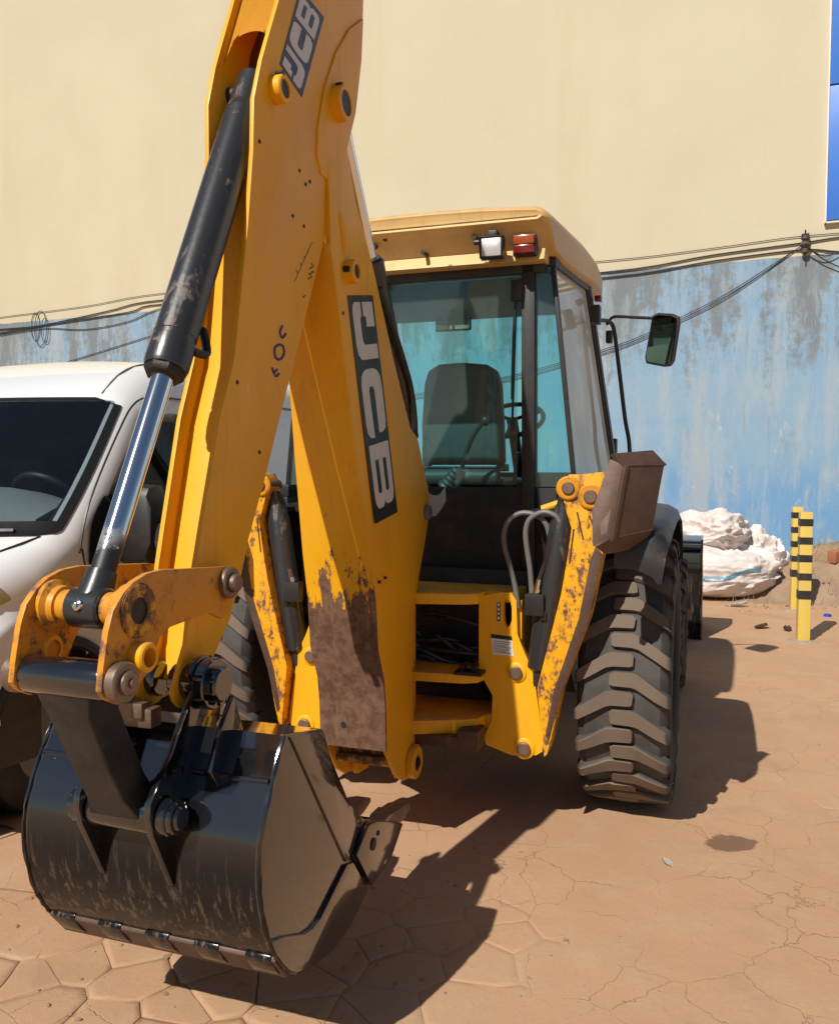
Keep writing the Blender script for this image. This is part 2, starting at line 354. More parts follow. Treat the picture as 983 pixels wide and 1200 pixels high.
def loft(bm, rings, close=True, caps=True):
    vs = [[bm.verts.new(p) for p in r] for r in rings]; n = len(rings[0])
    for a, b in zip(vs, vs[1:]):
        for i in range(n if close else n - 1):
            j = (i + 1) % n
            try: bm.faces.new((a[i], a[j], b[j], b[i]))
            except ValueError: pass
    if caps and close:
        bm.faces.new(vs[0]); bm.faces.new(vs[-1])
    return vs
def B(): return bmesh.new()
def plate(bm, pts, ax, a, b):                  # polygon in the other two axes, extruded along ax
    def mk(p, v):
        q = list(p); q.insert(ax, v); return q
    return loft(bm, [[mk(p, a) for p in pts], [mk(p, b) for p in pts]])
def box(bm, lo, hi):
    plate(bm, [(lo[0], lo[1]), (hi[0], lo[1]), (hi[0], hi[1]), (lo[0], hi[1])], 2, lo[2], hi[2])
def basis(d):
    d = Vector(d).normalized(); u = d.cross(Vector((0, 0, 1)))
    if u.length < 1e-4: u = d.cross(Vector((0, 1, 0)))
    u.normalize(); return d, u, u.cross(d).normalized()
def lathe(bm, o, d, prof, n=28, caps=True):    # prof: (radius, distance along d)
    o = Vector(o); d, u, v = basis(d)
    loft(bm, [[o + d * h + (u * math.cos(2 * math.pi * i / n) + v * math.sin(2 * math.pi * i / n)) * max(r, 1e-4) for i in range(n)] for r, h in prof], caps=caps)
def cyl(bm, p0, p1, r, r1=None, n=24, ch=0.0):
    p0, p1 = Vector(p0), Vector(p1); L = (p1 - p0).length; r1 = r if r1 is None else r1
    if ch: lathe(bm, p0, p1 - p0, [(r - ch, 0), (r, ch), (r1, L - ch), (r1 - ch, L)], n)
    else: lathe(bm, p0, p1 - p0, [(r, 0), (r1, L)], n)
def ringx(bm, x0, x1, yz, ro, ri, n=28):       # a collar with a hole, axis along x
    lathe(bm, (x0, yz[0], yz[1]), (1, 0, 0), [(ri, .0), (ro - .004, 0), (ro, .004), (ro, x1 - x0 - .004), (ro - .004, x1 - x0), (ri, x1 - x0), (ri, 0)], n, caps=False)
def spline(pts, k=6):
    P = [Vector(p) for p in pts]; out = []
    for i in range(len(P) - 1):
        a, b, c, d = P[max(i - 1, 0)], P[i], P[i + 1], P[min(i + 2, len(P) - 1)]
        for j in range(k):
            t = j / k
            out.append(.5 * ((2 * b) + (c - a) * t + (2 * a - 5 * b + 4 * c - d) * t * t + (3 * b - a - 3 * c + d) * t ** 3))
    out.append(P[-1]); return out
def tube(bm, pts, r, n=10, k=6):
    P = spline(pts, k) if k else [Vector(p) for p in pts]
    d, u, v = basis(P[1] - P[0]); rings = []
    for i, p in enumerate(P):
        t = (P[min(i + 1, len(P) - 1)] - P[max(i - 1, 0)]).normalized()
        u = (u - t * u.dot(t)).normalized(); v = t.cross(u)
        rings.append([p + (u * math.cos(2 * math.pi * q / n) + v * math.sin(2 * math.pi * q / n)) * r for q in range(n)])
    loft(bm, rings)
def arc(c, r, a0, a1, n):                      # 2-D arc in degrees
    return [(c[0] + r * math.cos(R_(a0 + (a1 - a0) * i / n)), c[1] + r * math.sin(R_(a0 + (a1 - a0) * i / n))) for i in range(n + 1)]
def flat(bm, pts):                             # thin sheet from 3-D points
    bm.faces.new([bm.verts.new(p) for p in pts])

# ================================================================== THE SETTING
def soft(t): t = max(0, min(1, t)); return t * t * (3 - 2 * t)
def joint_depth(x, y):                         # joints are open near the bucket, silted up with dust elsewhere
    a = soft((.35 - x) / 1.0) * soft((4.4 - y) / 1.4)
    n = noise.noise(Vector((x * 1.3, y * 1.3, 3.1)))
    return .0005 + .0042 * max(0, min(1, a * (.9 + .5 * n))) + .0016 * max(0, n) * soft((6 - y) / 3)
bm = B()
xs = [-60, -30, -15, -8, -5] + [-4 + .05 * i for i in range(201)] + [8, 12, 20, 40, 60]
ys = [-40, -15, -5, 0, 1] + [1.5 + .05 * i for i in range(181)] + [11.5, 13, 16, 20, 30, 60]
def dust_cover(x, y):                          # blown dust lies over the slabs in patches, nearly everywhere away from the bucket
    n = noise.fractal(Vector((x * 1.1, y * 1.1, 8.3)), 1.0, 2.0, 4); a = soft((.45 - x) / 1.3) * soft((4.6 - y) / 1.6)
    return .0068 * soft((n + .52 - .66 * a) / .60)
G = [[bm.verts.new((x, y, -joint_depth(x, y) + dust_cover(x, y) - (.006 if y > 9 or abs(x) > 5 else 0))) for x in xs] for y in ys]
for j in range(len(ys) - 1):
    for i in range(len(xs) - 1): bm.faces.new((G[j][i], G[j][i + 1], G[j + 1][i + 1], G[j + 1][i]))
ground = tag(obj('ground', bm, 'ground_dirt'), 'dusty red earth over worn stone paving in the yard', 'ground', kind='structure')

def clip(poly, a, b, c):                       # keep a*x + b*y <= c
    out = []
    for i in range(len(poly)):
        p, q = poly[i], poly[(i + 1) % len(poly)]; dp, dq = a * p[0] + b * p[1] - c, a * q[0] + b * q[1] - c
        if dp <= 0: out.append(p)
        if dp * dq < 0: t = dp / (dp - dq); out.append((p[0] + (q[0] - p[0]) * t, p[1] + (q[1] - p[1]) * t))
    return out
rp = random.Random(3); CELL = .205
seeds = {}
X0, X1, Y0, Y1 = -22, 26, 7, 46
for j in range(Y0, Y1):
    for i in range(X0, X1):
        seeds[i, j] = ((i + .5 * (j % 2) + rp.uniform(-.46, .46)) * CELL, (j + rp.uniform(-.44, .44)) * CELL * .92)
cells = []
for (i, j), (sx, sy) in seeds.items():
    if not (X0 + 2 <= i < X1 - 2 and Y0 + 2 <= j < Y1 - 2): continue
    po = [(sx - 1, sy - 1), (sx + 1, sy - 1), (sx + 1, sy + 1), (sx - 1, sy + 1)]
    for dj in range(-2, 3):
        for di in range(-2, 3):
            q = seeds.get((i + di, j + dj))
            if q is None or (di == 0 and dj == 0): continue
            a, b = q[0] - sx, q[1] - sy
            po = clip(po, a, b, a * (sx + q[0]) / 2 + b * (sy + q[1]) / 2)
    op = min(1, joint_depth(sx, sy) / .0042); gap = .0008 + .0012 * op
    # rough chipped outline: shrink by the joint, break each side with a nick
    n = len(po); cx = sum(p[0] for p in po) / n; cy = sum(p[1] for p in po) / n; ring = []
    for k in range(n):
        p, q = po[k], po[(k + 1) % n]; L = math.hypot(q[0] - p[0], q[1] - p[1])
        m = max(1, int(L / .035))
        for u in range(m):
            t = u / m; x, y = p[0] + (q[0] - p[0]) * t, p[1] + (q[1] - p[1]) * t
            d = math.hypot(cx - x, cy - y) or 1; g = gap * (1.35 if u == 0 else 1) + rp.uniform(0, gap * 2.2) * (rp.random() < .7)
            ring.append((x + (cx - x) / d * g, y + (cy - y) / d * g))
    z = rp.uniform(-.0004, .0006) * (1 + 3 * op); tx, ty = [rp.uniform(-.0035, .0035) * (1 + 2.4 * op) for _ in (0, 1)]
    cells.append((cx, cy, ring, z, tx, ty, op))
def paver_into(bm, cell):
    cx, cy, ring, z, tx, ty, op = cell
    def P(p, k, dz): x, y = cx + (p[0] - cx) * k, cy + (p[1] - cy) * k; return (x, y, z + dz + tx * (x - cx) + ty * (y - cy))
    rings = [[P(p, 1, -.03) for p in ring], [P(p, 1, -.0006 - .0020 * op) for p in ring], [P(p, .988, -.0002 - .0004 * op) for p in ring], [P(p, .80, .0002) for p in ring]]
    vs = [[bm.verts.new(p) for p in r] for r in rings]; n = len(ring)
    for a, b in zip(vs, vs[1:]):
        for i in range(n): bm.faces.new((a[i], a[(i + 1) % n], b[(i + 1) % n], b[i]))
    bm.faces.new(vs[-1])
def paver_rank(c):                             # pixels it covers: near ones first, those under the machine last
    px = 491.5 + 1000 * c[0] / c[1]
    return c[1] if -30 < px < 1010 and c[1] > 2.1 else 50 + c[1]
cells.sort(key=paver_rank)
for c in cells[:298]:
    b_ = B(); paver_into(b_, c); obj('paver', b_, 'paver_stone', ground, deg=60)
bm = B()
for c in cells[298:]: paver_into(bm, c)
tag(obj('far_pavers', bm, 'paver_stone', ground, deg=60), kind='stuff')

# --- the building wall behind
WB = on_ground(950, 674); WD = Vector((-.9245, .381, 0)); WYAW = math.atan2(-.381, .9245)
wall = empty('building_wall', WB, WYAW)        # wall local: +x to the right, -y towards the yard
tag(wall, 'tall cream building wall with a peeling weathered blue band along its foot', 'wall')
bm = B(); box(bm, (-34, 0, -.3), (16, .4, 15)); obj('plaster', bm, 'wall_plaster', wall)
wr, wf = Vector((math.cos(WYAW), math.sin(WYAW), 0)), Vector((-math.sin(WYAW), math.cos(WYAW), 0))
def on_wall(px, py, off=0.0):                  # wall-local point, off metres in front of the wall
    r = ray(px, py); o = Vector((0, 0, CH)) - WB; t = (-off - o.dot(wf)) / r.dot(wf); p = o + r * t
    return Vector((p.dot(wr), p.dot(wf), p.z))
a = on_wall(971, 130); b = on_wall(971, 261)
pn = empty('wall_panel', WB, WYAW)
tag(pn, 'bright blue panel fixed high on the cream wall above the cable bracket', 'panel')
top = 12.5
for k, (z0, z1) in enumerate(((b.z, on_wall(971, 103).z), (on_wall(971, 103).z, top - 1.2), (top - 1.2, top))):
    bm = B(); box(bm, (a.x, -.09, z0 + .012), (a.x + 4.2, .05, z1 - .012)); obj('sheet', bm, 'panel_blue', pn, bevel=.006)
bm = B()
for z in (b.z, top): box(bm, (a.x - .02, -.075, z - .02), (a.x + 4.22, .05, z + .009))
box(bm, (a.x - .028, -.075, b.z - .02), (a.x - .003, .05, top)); obj('edge_trim', bm, 'sticker_white', pn)

# --- cables strung along the wall
def cable(name, pts, r, off, label, group=None):
    bm = B(); P = [on_wall(p[0], p[1], off) for p in pts]; tube(bm, P, r, 7, 5)
    o = obj(name, bm, 'cable_black', None, WB); o.rotation_euler = (0, 0, WYAW)
    return tag(o, label, 'cable', group)
cable('cable', [(-40, 378), (0, 372), (100, 359), (197, 343), (450, 325), (705, 306), (834, 291), (937, 277), (1060, 268)], .006, .02, 'thin uppermost cable strung along the cream wall')
cable('cable', [(-40, 391), (0, 386), (50, 381), (125, 365), (195, 351), (450, 336), (708, 319), (834, 299), (937, 285), (983, 278), (1060, 270)], .011, .022, 'thick black cable crossing the cream wall above the blue paint, upper of two')
cable('cable', [(-40, 396), (0, 390), (55, 381), (150, 366), (195, 356), (450, 343), (711, 325), (834, 306), (936, 293), (983, 295), (1060, 298)], .011, .022, 'thick black cable running just above the blue paint, lower of two')
cable('cable', [(0, 393), (52, 385), (100, 386), (150, 377), (195, 360), (300, 348)], .008, .02, 'slack thin cable sagging below the others over the van roof')
cable('cable', [(40, 436), (112, 414), (182, 392), (260, 368)], .0075, .02, 'single dark wire slanting across the blue wall above the van roof')
dg = [(939, 288), (853, 343), (797, 372), (757, 391), (709, 409), (600, 440), (480, 463), (380, 475)]
cable('cable', dg, .006, .024, 'upper wire of the close pair slanting from the insulator behind the cab mirror', 'twin wires below the insulator')
cable('cable', [(x, y + 4.5 * min(1, (939 - x) / 60)) for x, y in dg], .006, .02, 'lower wire of the close pair slanting from the insulator behind the cab mirror', 'twin wires below the insulator')
bm = B()
for k, (cx, wx, hy) in enumerate(((42, 5, 20), (48, 7, 26), (53, 4, 18))):
    P = [on_wall(cx + wx * math.cos(q / 10 * 2 * math.pi), 383 + 2 * k + hy * .8 * math.sin(q / 10 * 2 * math.pi), .02 + .012 * k) for q in range(11)]
    tube(bm, P, .007, 6, 4)
o = obj('cable_coil', bm, 'cable_black', None, WB); o.rotation_euler = (0, 0, WYAW)
tag(o, 'loose coil of thin wire hanging from the cables above the van', 'cable')
ins = empty('insulator_bracket', WB, WYAW); tag(ins, 'small dark insulator holding the cables on the wall under the blue panel', 'insulator')
p = on_wall(943, 286, .07)
bm = B(); lathe(bm, p + Vector((0, 0, -.13)), (0, 0, 1), [(.02, 0), (.05, .01), (.05, .05), (.03, .07), (.055, .09), (.075, .12), (.055, .15), (.03, .17), (.06, .2), (.06, .235), (.025, .25)], 16); obj('spool', bm, 'ceramic', ins)
bm = B(); box(bm, (p.x - .015, p.y + .02, p.z + .12), (p.x + .015, .03, p.z + .15)); box(bm, (p.x - .05, p.y - .02, p.z + .12), (p.x + .05, p.y + .03, p.z + .145)); cyl(bm, p + Vector((0, 0, -.23)), p + Vector((0, 0, .2)), .011, n=8)
obj('arm', bm, 'dark_pin', ins)
bm = B()
for dx, dz, q in ((40, 0, 20), (40, 20, 10)):
    tube(bm, [on_wall(945, 290, .1), on_wall(945 + dx * .5, 300 + dz * .2, .08), on_wall(945 + dx, 294 + dz, .06)], .008, 6, 5)
obj('jumper_wire', bm, 'cable_black', ins)

# --- bollards
def bollard(px, py, top_px, label):
    p = on_ground(px, py); r = ray(*top_px); h = CH + r.z * p.y / r.y; hw = .052
    t = empty('bollard', p, R_(-14)); tag(t, label, 'bollard', 'striped bollards beside the bags')
    bm = B(); box(bm, (-hw, -hw, -.25), (hw, hw, h)); obj('post', bm, 'bollard_yellow', t, bevel=.006)
    for z in (.905, .765, .63, .49, .345):
        z = z * h; bm = B(); box(bm, (-hw - .0025, -hw - .0025, z - .012), (hw + .0025, hw + .0025, z + (.052 if z > .45 else .066))); obj('stripe', bm, 'bollard_black', t)
    bm = B(); rr = random.Random(int(px))
    lathe(bm, (0, 0, -.02), (0, 0, 1), [(.17, 0), (.13, .028), (.085, .04), (.05, .042)], 14)
    for v in bm.verts: v.co.x += rr.uniform(-.02, .02); v.co.y += rr.uniform(-.02, .02)
    obj('footing', bm, 'concrete', t)
bollard(940, 752, (940, 600), 'yellow square bollard with black stripes standing out in the open dirt')
bollard(931, 716, (931, 594), 'yellow square bollard with black stripes right beside the white bags')

# --- big bags
def bag(name, c, rx, ry, h, yaw, seed, mat, label, squash=2.6, amp=.16, stripe=False):
    bm = B(); bmesh.ops.create_icosphere(bm, subdivisions=6, radius=1.0)
    off = Vector((seed * 7.3, seed * 3.1, seed * 5.7))
    for v in bm.verts:
        d = v.co.normalized(); e = squash
        k = (abs(d.x) ** e + abs(d.y) ** e + abs(d.z) ** e) ** (-1 / e); q = d * k
        n1 = noise.fractal(d * 1.5 + off, 1.0, 2.0, 3); w_ = Vector((d.x * 1.0, d.y * 1.0, d.z * 3.0)) + off + Vector((n1, n1 * .6, n1)) * .7
        fold = max(0, 1 - abs(noise.noise(w_)) * 2.6) ** 1.4; fold2 = max(0, 1 - abs(noise.noise(w_ * 1.9 + off)) * 2.6) ** 1.4
        fine = noise.fractal(d * 7 + off, 1.0, 2.0, 3)
        s_ = 1 + amp * (n1 * .60 + .50 * fold + .20 * fold2 + .01 * fine) - amp * .4
        p = Vector((q.x * rx * s_, q.y * ry * s_, (q.z * .5 + .5) * h * (1 + (s_ - 1) * (1.0 if q.z > -.3 else 0))))
        if p.z < .06 * h: f = 1 - .10 * (1 - p.z / (.06 * h)); p.x *= f; p.y *= f
        v.co = p
    o = obj(name, bm, mat, None, c, deg=80); o.rotation_euler = (0, 0, yaw)
    tag(o, label, 'bag', 'white bags heaped by the wall')
    return o
bp = on_ground(862, 706)
b1 = bag('bulk_bag', bp + Vector((.0, .55, -.01)), .66, .55, .66, .3, 2.0, 'bag_fabric', 'large white woven bulk bag slumped on the dirt with a blue stripe')
b2 = bag('bulk_bag', bp + Vector((-.08, .75, .46)), .56, .46, .58, .9, 5.0, 'bag_fabric_pink', 'crumpled pinkish white bag lying on top of the heap', 2.2, .22)
b3 = bag('bulk_bag', bp + Vector((.52, .95, -.01)), .42, .42, .80, 1.6, 9.0, 'bag_fabric', 'white bag slumped at the back of the heap beside the bollards', 2.4, .2)
# the blue stripe woven into the lower bag: a ribbon laid on its front
from mathutils.bvhtree import BVHTree
Rz = Matrix.Rotation(.3, 3, 'Z'); Ri = Rz.inverted()
tree = BVHTree.FromPolygons([Rz @ v.co for v in b1.data.vertices], [tuple(p.vertices) for p in b1.data.polygons])
bm = B(); prev = None
for k in range(61):
    x = -.40 + .72 * k / 60; zc = .335 + .16 * x + .015 * math.sin(x * 11); cur = []
    for dz in (-.022, 0, .022):
        h, n, _, _ = tree.ray_cast(Vector((x, -2, zc + dz)), Vector((0, 1, 0)))
        if h: cur.append(bm.verts.new(Ri @ (h + Vector((0, -.006, .001)))))
    if len(cur) == 3 and prev:
        for q in (0, 1): bm.faces.new((prev[q], cur[q], cur[q + 1], prev[q + 1]))
    prev = cur if len(cur) == 3 else None
obj('stripe', bm, 'bag_stripe', b1, deg=80)

# --- heap of soil and rubble against the wall
HC = on_ground(1035, 708)
bm = B(); N = 44; gv = []
def heap_h(u, v):
    r = math.hypot((u - .25) / 1.75, (v - 1.1) / 1.5); h = .62 * max(0, 1 - r) ** .8
    h += .10 * max(0, 1 - math.hypot((u + 1.1) / .7, (v - .75) / .8))
    return h * (1 + .35 * noise.fractal(Vector((u * 3, v * 3, 1.7)), 1, 2, 4)) + .02 * noise.noise(Vector((u * 9, v * 9, 0))) - .015
for j in range(N + 1):
    gv.append([bm.verts.new((-2.0 + 4.2 * i / N, -.7 + 3.4 * j / N, heap_h(-2.0 + 4.2 * i / N, -.7 + 3.4 * j / N))) for i in range(N + 1)])
for j in range(N):
    for i in range(N): bm.faces.new((gv[j][i], gv[j][i + 1], gv[j + 1][i + 1], gv[j + 1][i]))
tag(obj('soil_heap', bm, 'soil_heap', None, HC, deg=80), 'low heap of dry soil and rubble against the blue wall', 'soil heap', kind='structure')
rg = random.Random(11); bm = B()
def blade(bm, p, h, lean, wd):
    a = rg.uniform(0, 6.28); d = Vector((math.cos(a), math.sin(a), 0)); s = Vector((-d.y, d.x, 0)) * wd
    q = p + d * lean * .4 + Vector((0, 0, h * .6)); t = p + d * lean + Vector((0, 0, h))
    v = [bm.verts.new(x) for x in (p - s, p + s, q + s * .7, q - s * .7, t)]
    bm.faces.new(v[:4]); bm.faces.new((v[3], v[2], v[4]))
for k in range(900):
    u, v = rg.gauss(-.85, .4), rg.uniform(.8, 2.0)
    if k > 640: u, v = rg.uniform(-1.9, 1.9), rg.uniform(-.4, 1.9)
    p = HC + Vector((u, v, max(-.01, heap_h(u, v)) - .01)); blade(bm, p, rg.uniform(.05, .20), rg.uniform(.02, .12), .004)
for k in range(300):
    p = bp + Vector((rg.uniform(-1.2, 1.1), rg.uniform(.9, 2.0), -.005)); blade(bm, p, rg.uniform(.05, .3), rg.uniform(.02, .12), .004)
tag(obj('dry_grass', bm, 'straw', smooth=False), 'dry yellow grass tufts growing along the foot of the blue wall', 'grass', kind='stuff')
for k, (u, v, yw) in enumerate(((-.28, .55, .5),)):
    bm = B(); box(bm, (-.11, -.055, 0), (.11, .055, .14))
    o = obj('brick', bm, 'brick_clay', None, HC + Vector((u, v, heap_h(u, v) - .01)), bevel=.006); o.rotation_euler = (.05, -.08, yw)
    tag(o, 'reddish clay brick lying on the soil heap', 'brick')
rg = random.Random(23); bm = B()
def chip(bm, p, s):
    d = bmesh.ops.create_icosphere(bm, subdivisions=1, radius=1)['verts']
    sx, sy, sz = s * rg.uniform(.6, 1.4), s * rg.uniform(.6, 1.4), s * rg.uniform(.35, .7); a = rg.uniform(0, 6.28)
    for v in d:
        c = v.co * rg.uniform(.75, 1.15); x, y = c.x * sx, c.y * sy
        v.co = p + Vector((x * math.cos(a) - y * math.sin(a), x * math.sin(a) + y * math.cos(a), c.z * sz + sz * .5))
for k in range(300):
    p = on_ground(rg.uniform(-20, 1000), 640 + 560 * rg.random() ** .8); chip(bm, p, rg.choice((.003, .004, .005, .007, .010)))
for k in range(200):
    u, v = rg.uniform(-1.9, 1.6), rg.uniform(-.5, 1.4); chip(bm, HC + Vector((u, v, max(0, heap_h(u, v)))), rg.uniform(.006, .022))
tag(obj('pebbles', bm, 'pebble', deg=25), 'small pebbles and crumbs scattered over the dusty yard', 'pebbles', kind='stuff')
def leaf(px, py, s, mat, label, cat, yaw):
    bm = B(); gv = []
    for j in range(5):
        t = j / 4; wd = .5 * math.sin(math.pi * (.08 + .86 * t)) ** .8 + .02
        gv.append([(s * (t - .5), s * wd * q * .6, s * (.14 * abs(q) + .18 * t * t + .02)) for q in (-1, 0, 1)])
    rings = [[bm.verts.new(p) for p in r] for r in gv]
    for a, b in zip(rings, rings[1:]):
        for i in range(2): bm.faces.new((a[i], a[i + 1], b[i + 1], b[i]))
    ex = bmesh.ops.solidify(bm, geom=bm.faces[:], thickness=s * .03)
    o = obj(name_of[cat], bm, mat, None, on_ground(px, py) + Vector((0, 0, .001))); o.rotation_euler = (0, 0, yaw); return tag(o, label, cat, 'litter on the dirt')
name_of = {'leaf': 'dry_leaf', 'litter': 'paper_scrap', 'cap': 'bottle_cap'}
leaf(892, 737, .16, 'leaf_dry', 'curled brown leaf on the dirt before the white bags', 'leaf', .4)
leaf(922, 739, .13, 'leaf_dry', 'flat brown leaf lying between the white bags and the open bollard', 'leaf', 1.2)
leaf(865, 711, .2, 'paper_white', 'pale scrap of paper at the foot of the white bags', 'litter', .1)
leaf(782, 1014, .06, 'paper_white', 'small pale scrap on the dirt behind the rear tyre', 'litter', 2.0)
bm = B(); lathe(bm, (0, 0, 0), (0, 0, 1), [(.035, 0), (.04, .01), (.036, .03), (.012, .036)], 14)
tag(obj('bottle_cap', bm, 'cap_blue', None, on_ground(969, 723)), 'small blue plastic cap on the dirt by the bollards', 'cap')

# ================================================================== THE BACKHOE LOADER
bh = empty('backhoe_loader', (M.o.x, M.o.y, 0), -M.yaw)
tag(bh, 'yellow backhoe loader with folded boom and glossy black digging bucket', 'backhoe loader')

# --- boom
def bhw(z): return .14 - .058 * max(0, min(1, (z - 1.05) / 1.75))
def yz(p): return (p.y, p.z)
rear_px = [(388, 285), (400, 380), (418, 537), (432, 650), (440, 704), (443, 762), (450, 798), (452, 830), (453, 880)]
front_px = [(486, 866), (483, 785), (486, 704), (499, 630), (504, 592), (502, 575), (490, 516), (482, 505), (461, 420), (440, 325), (428, 276), (417, 238), (407, 175)]
rear = [yz(M.Ux(*p, bhw)) for p in rear_px]; front = [yz(M.Ux(*p, bhw)) for p in front_px]
FOOT = M.U(484, 893, 0, .15); FT = (FOOT.y, FOOT.z); PIV = M.U(403, 119, 0, .105); PV = (PIV.y, PIV.z)
foot_px = [(457, 889), (465, 909), (473, 915), (481, 911)]
prof = [(PV[0] - .10, PV[1] + .02)] + rear + [yz(M.U(*p, 0, .14)) for p in foot_px] + arc(FT, .075, -60, 20, 4) + front + [(PV[0] + .09, PV[1] + .02), (PV[0], PV[1] + .10)]
bm = B()
loft(bm, [[(bhw(z), y, z) for y, z in prof], [(bhw(z) - .018, y, z) for y, z in prof]]); 
pr2 = prof
loft(bm, [[(-bhw(z), y, z) for y, z in pr2], [(-bhw(z) + .018, y, z) for y, z in pr2]])
boom = obj('boom', bm, 'yellow_paint', bh, bevel=.003)
def strip_plate(name, path, inset, thick, mat, parent, wf_, sgn=-1, bev=.002):   # plate between the side plates following a (y,z) path
    bm = B(); rings = []
    for i, (y, z) in enumerate(path):
        a, b = path[max(i - 1, 0)], path[min(i + 1, len(path) - 1)]; t = Vector((b[0] - a[0], b[1] - a[1])).normalized(); n = Vector((-t.y, t.x)) * sgn
        h = wf_(z)
        o0 = (y + n.x * inset, z + n.y * inset); o1 = (y + n.x * (inset + thick), z + n.y * (inset + thick))
        rings.append([(h, *o0), (-h, *o0), (-h, *o1), (h, *o1)])
    loft(bm, rings); return obj(name, bm, mat, parent, bevel=bev)
rp_ = [p for p in rear if p[1] > .42]
strip_plate('rear_plate', rp_, -.004, .014, 'yellow_boom_back', boom, lambda z: bhw(z) + .001, -1)
fr_ = [p for p in front if p[1] > .5]
strip_plate('front_plate', list(reversed(fr_)), .012, .012, 'yellow_paint', boom, lambda z: bhw(z) - .012, 1)
# holes, wear rod and foot pin
for px, py in ((381, 745), (412, 745), (403, 849)):
    bm = B(); q = min(rp_, key=lambda r: abs(r[1] - M.U(px, py, 1, -1.2).z)); p = M.U(px, py, 1, q[0] - .002); cyl(bm, p + Vector((0, -.006, 0)), p + Vector((0, .01, 0)), .012, n=14); obj('bolt_hole', bm, 'black_matte', boom)
bm = B(); p = M.U(425, 896, 1, -1.08); cyl(bm, (-.13, p.y + .06, p.z), (.13, p.y + .06, p.z), .018, n=14, ch=.004); box(bm, (-.12, p.y + .08, p.z - .02), (.12, p.y + .12, p.z + .12)); obj('lock_bar', bm, 'yellow_rubbed', boom)
for x0_ in (.140, -.172): bm = B(); ringx(bm, x0_, x0_ + .032, FT, .068, .034); obj('foot_boss', bm, 'yellow_paint', boom)
bm = B(); cyl(bm, (-.168, *FT), (.168, *FT), .034, ch=.006); cyl(bm, (.16, *FT), (.178, *FT), .018, n=12); obj('foot_pin', bm, 'dark_pin', boom)
p = M.U(415, 318, 0, bhw(2.25) + .02); bm = B(); h0 = bhw(p.z); ringx(bm, h0 - .005, h0 + .034, (p.y, p.z), .042, .026); obj('pin_boss', bm, 'yellow_paint', boom)
bm = B(); cyl(bm, (-h0, p.y, p.z), (h0 + .028, p.y, p.z), .027, ch=.004); cyl(bm, (h0, p.y - .045, p.z), (h0 + .022, p.y - .045, p.z), .011, n=8); obj('ram_pin', bm, 'dark_pin', boom)
bm = B(); a, b = M.Ux(398, 250, bhw), M.Ux(404, 297, bhw); tube(bm, [a + Vector((-.004, 0, 0)), (a + b) / 2, b + Vector((-.004, 0, 0))], .016, 8, 4); obj('weld_rib', bm, 'yellow_paint', boom)
p = M.U(503, 600, 0, .135); bm = B(); cyl(bm, (.12, p.y - .03, p.z), (.150, p.y - .03, p.z), .034, ch=.006, n=20); obj('cap', bm, 'hose_grey', boom)
for px, py in ((445, 682), (452, 677), (402, 367)): bm = B(); p = M.Ux(px, py, bhw); cyl(bm, p + Vector((-.005, 0, 0)), p + Vector((.003, 0, 0)), .006, n=10); obj('drill_hole', bm, 'black_matte', boom)
bm = B(); tube(bm, [M.U(x, y, 0, .06) + Vector((0, .05, 0)) for x, y in ((438, 335), (452, 375), (464, 412), (476, 455), (481, 500), (478, 540))], .017, 10); obj('hose', bm, 'hose_rubber', boom)
# dipper ram lying on the far side of the boom
bm = B(); a, b = M.U(406, 172, 0, .0), M.U(421, 244, 0, .0); d = (a - b).normalized(); top = b + d * .70; cyl(bm, b - d * .25, top, .030); obj('ram_rod', bm, 'chrome_rod', boom)
bm = B(); cyl(bm, b - d * 1.05, b - d * .2, .055, ch=.01); obj('ram_body', bm, 'cylinder_paint', boom)

# decals: the three letters of the logo, as flat shapes in (s along the word, t up the letter)
J_ = [[(.03, .45), (.03, .22), (.045, .15), (.075, .12), (.225, .12), (.265, .16), (.288, .28), (.288, .94), (.222, .94), (.222, .46), (.212, .41), (.19, .385), (.112, .385), (.098, .41), (.095, .45)],
      [(.03, .53), (.03, .92), (.142, .92), (.142, .62), (.095, .62), (.095, .53)]]
C_ = [[(.638, .42), (.632, .24), (.61, .15), (.575, .12), (.40, .12), (.36, .16), (.337, .27), (.330, .40), (.330, .66), (.340, .80), (.365, .90), (.405, .93), (.575, .93), (.605, .89), (.620, .78), (.620, .62), (.560, .62), (.43, .62), (.412, .58), (.408, .50), (.412, .43), (.43, .40)]]
B_ = [[(.665, .93), (.665, .12), (.89, .12), (.925, .15), (.945, .24), (.945, .44), (.93, .50), (.915, .525), (.93, .55), (.94, .62), (.94, .80), (.925, .89), (.89, .93)]]
Bh = [[(.735, .30), (.735, .44), (.875, .44), (.885, .37), (.875, .30)], [(.735, .62), (.735, .75), (.875, .75), (.885, .68), (.875, .62)]]
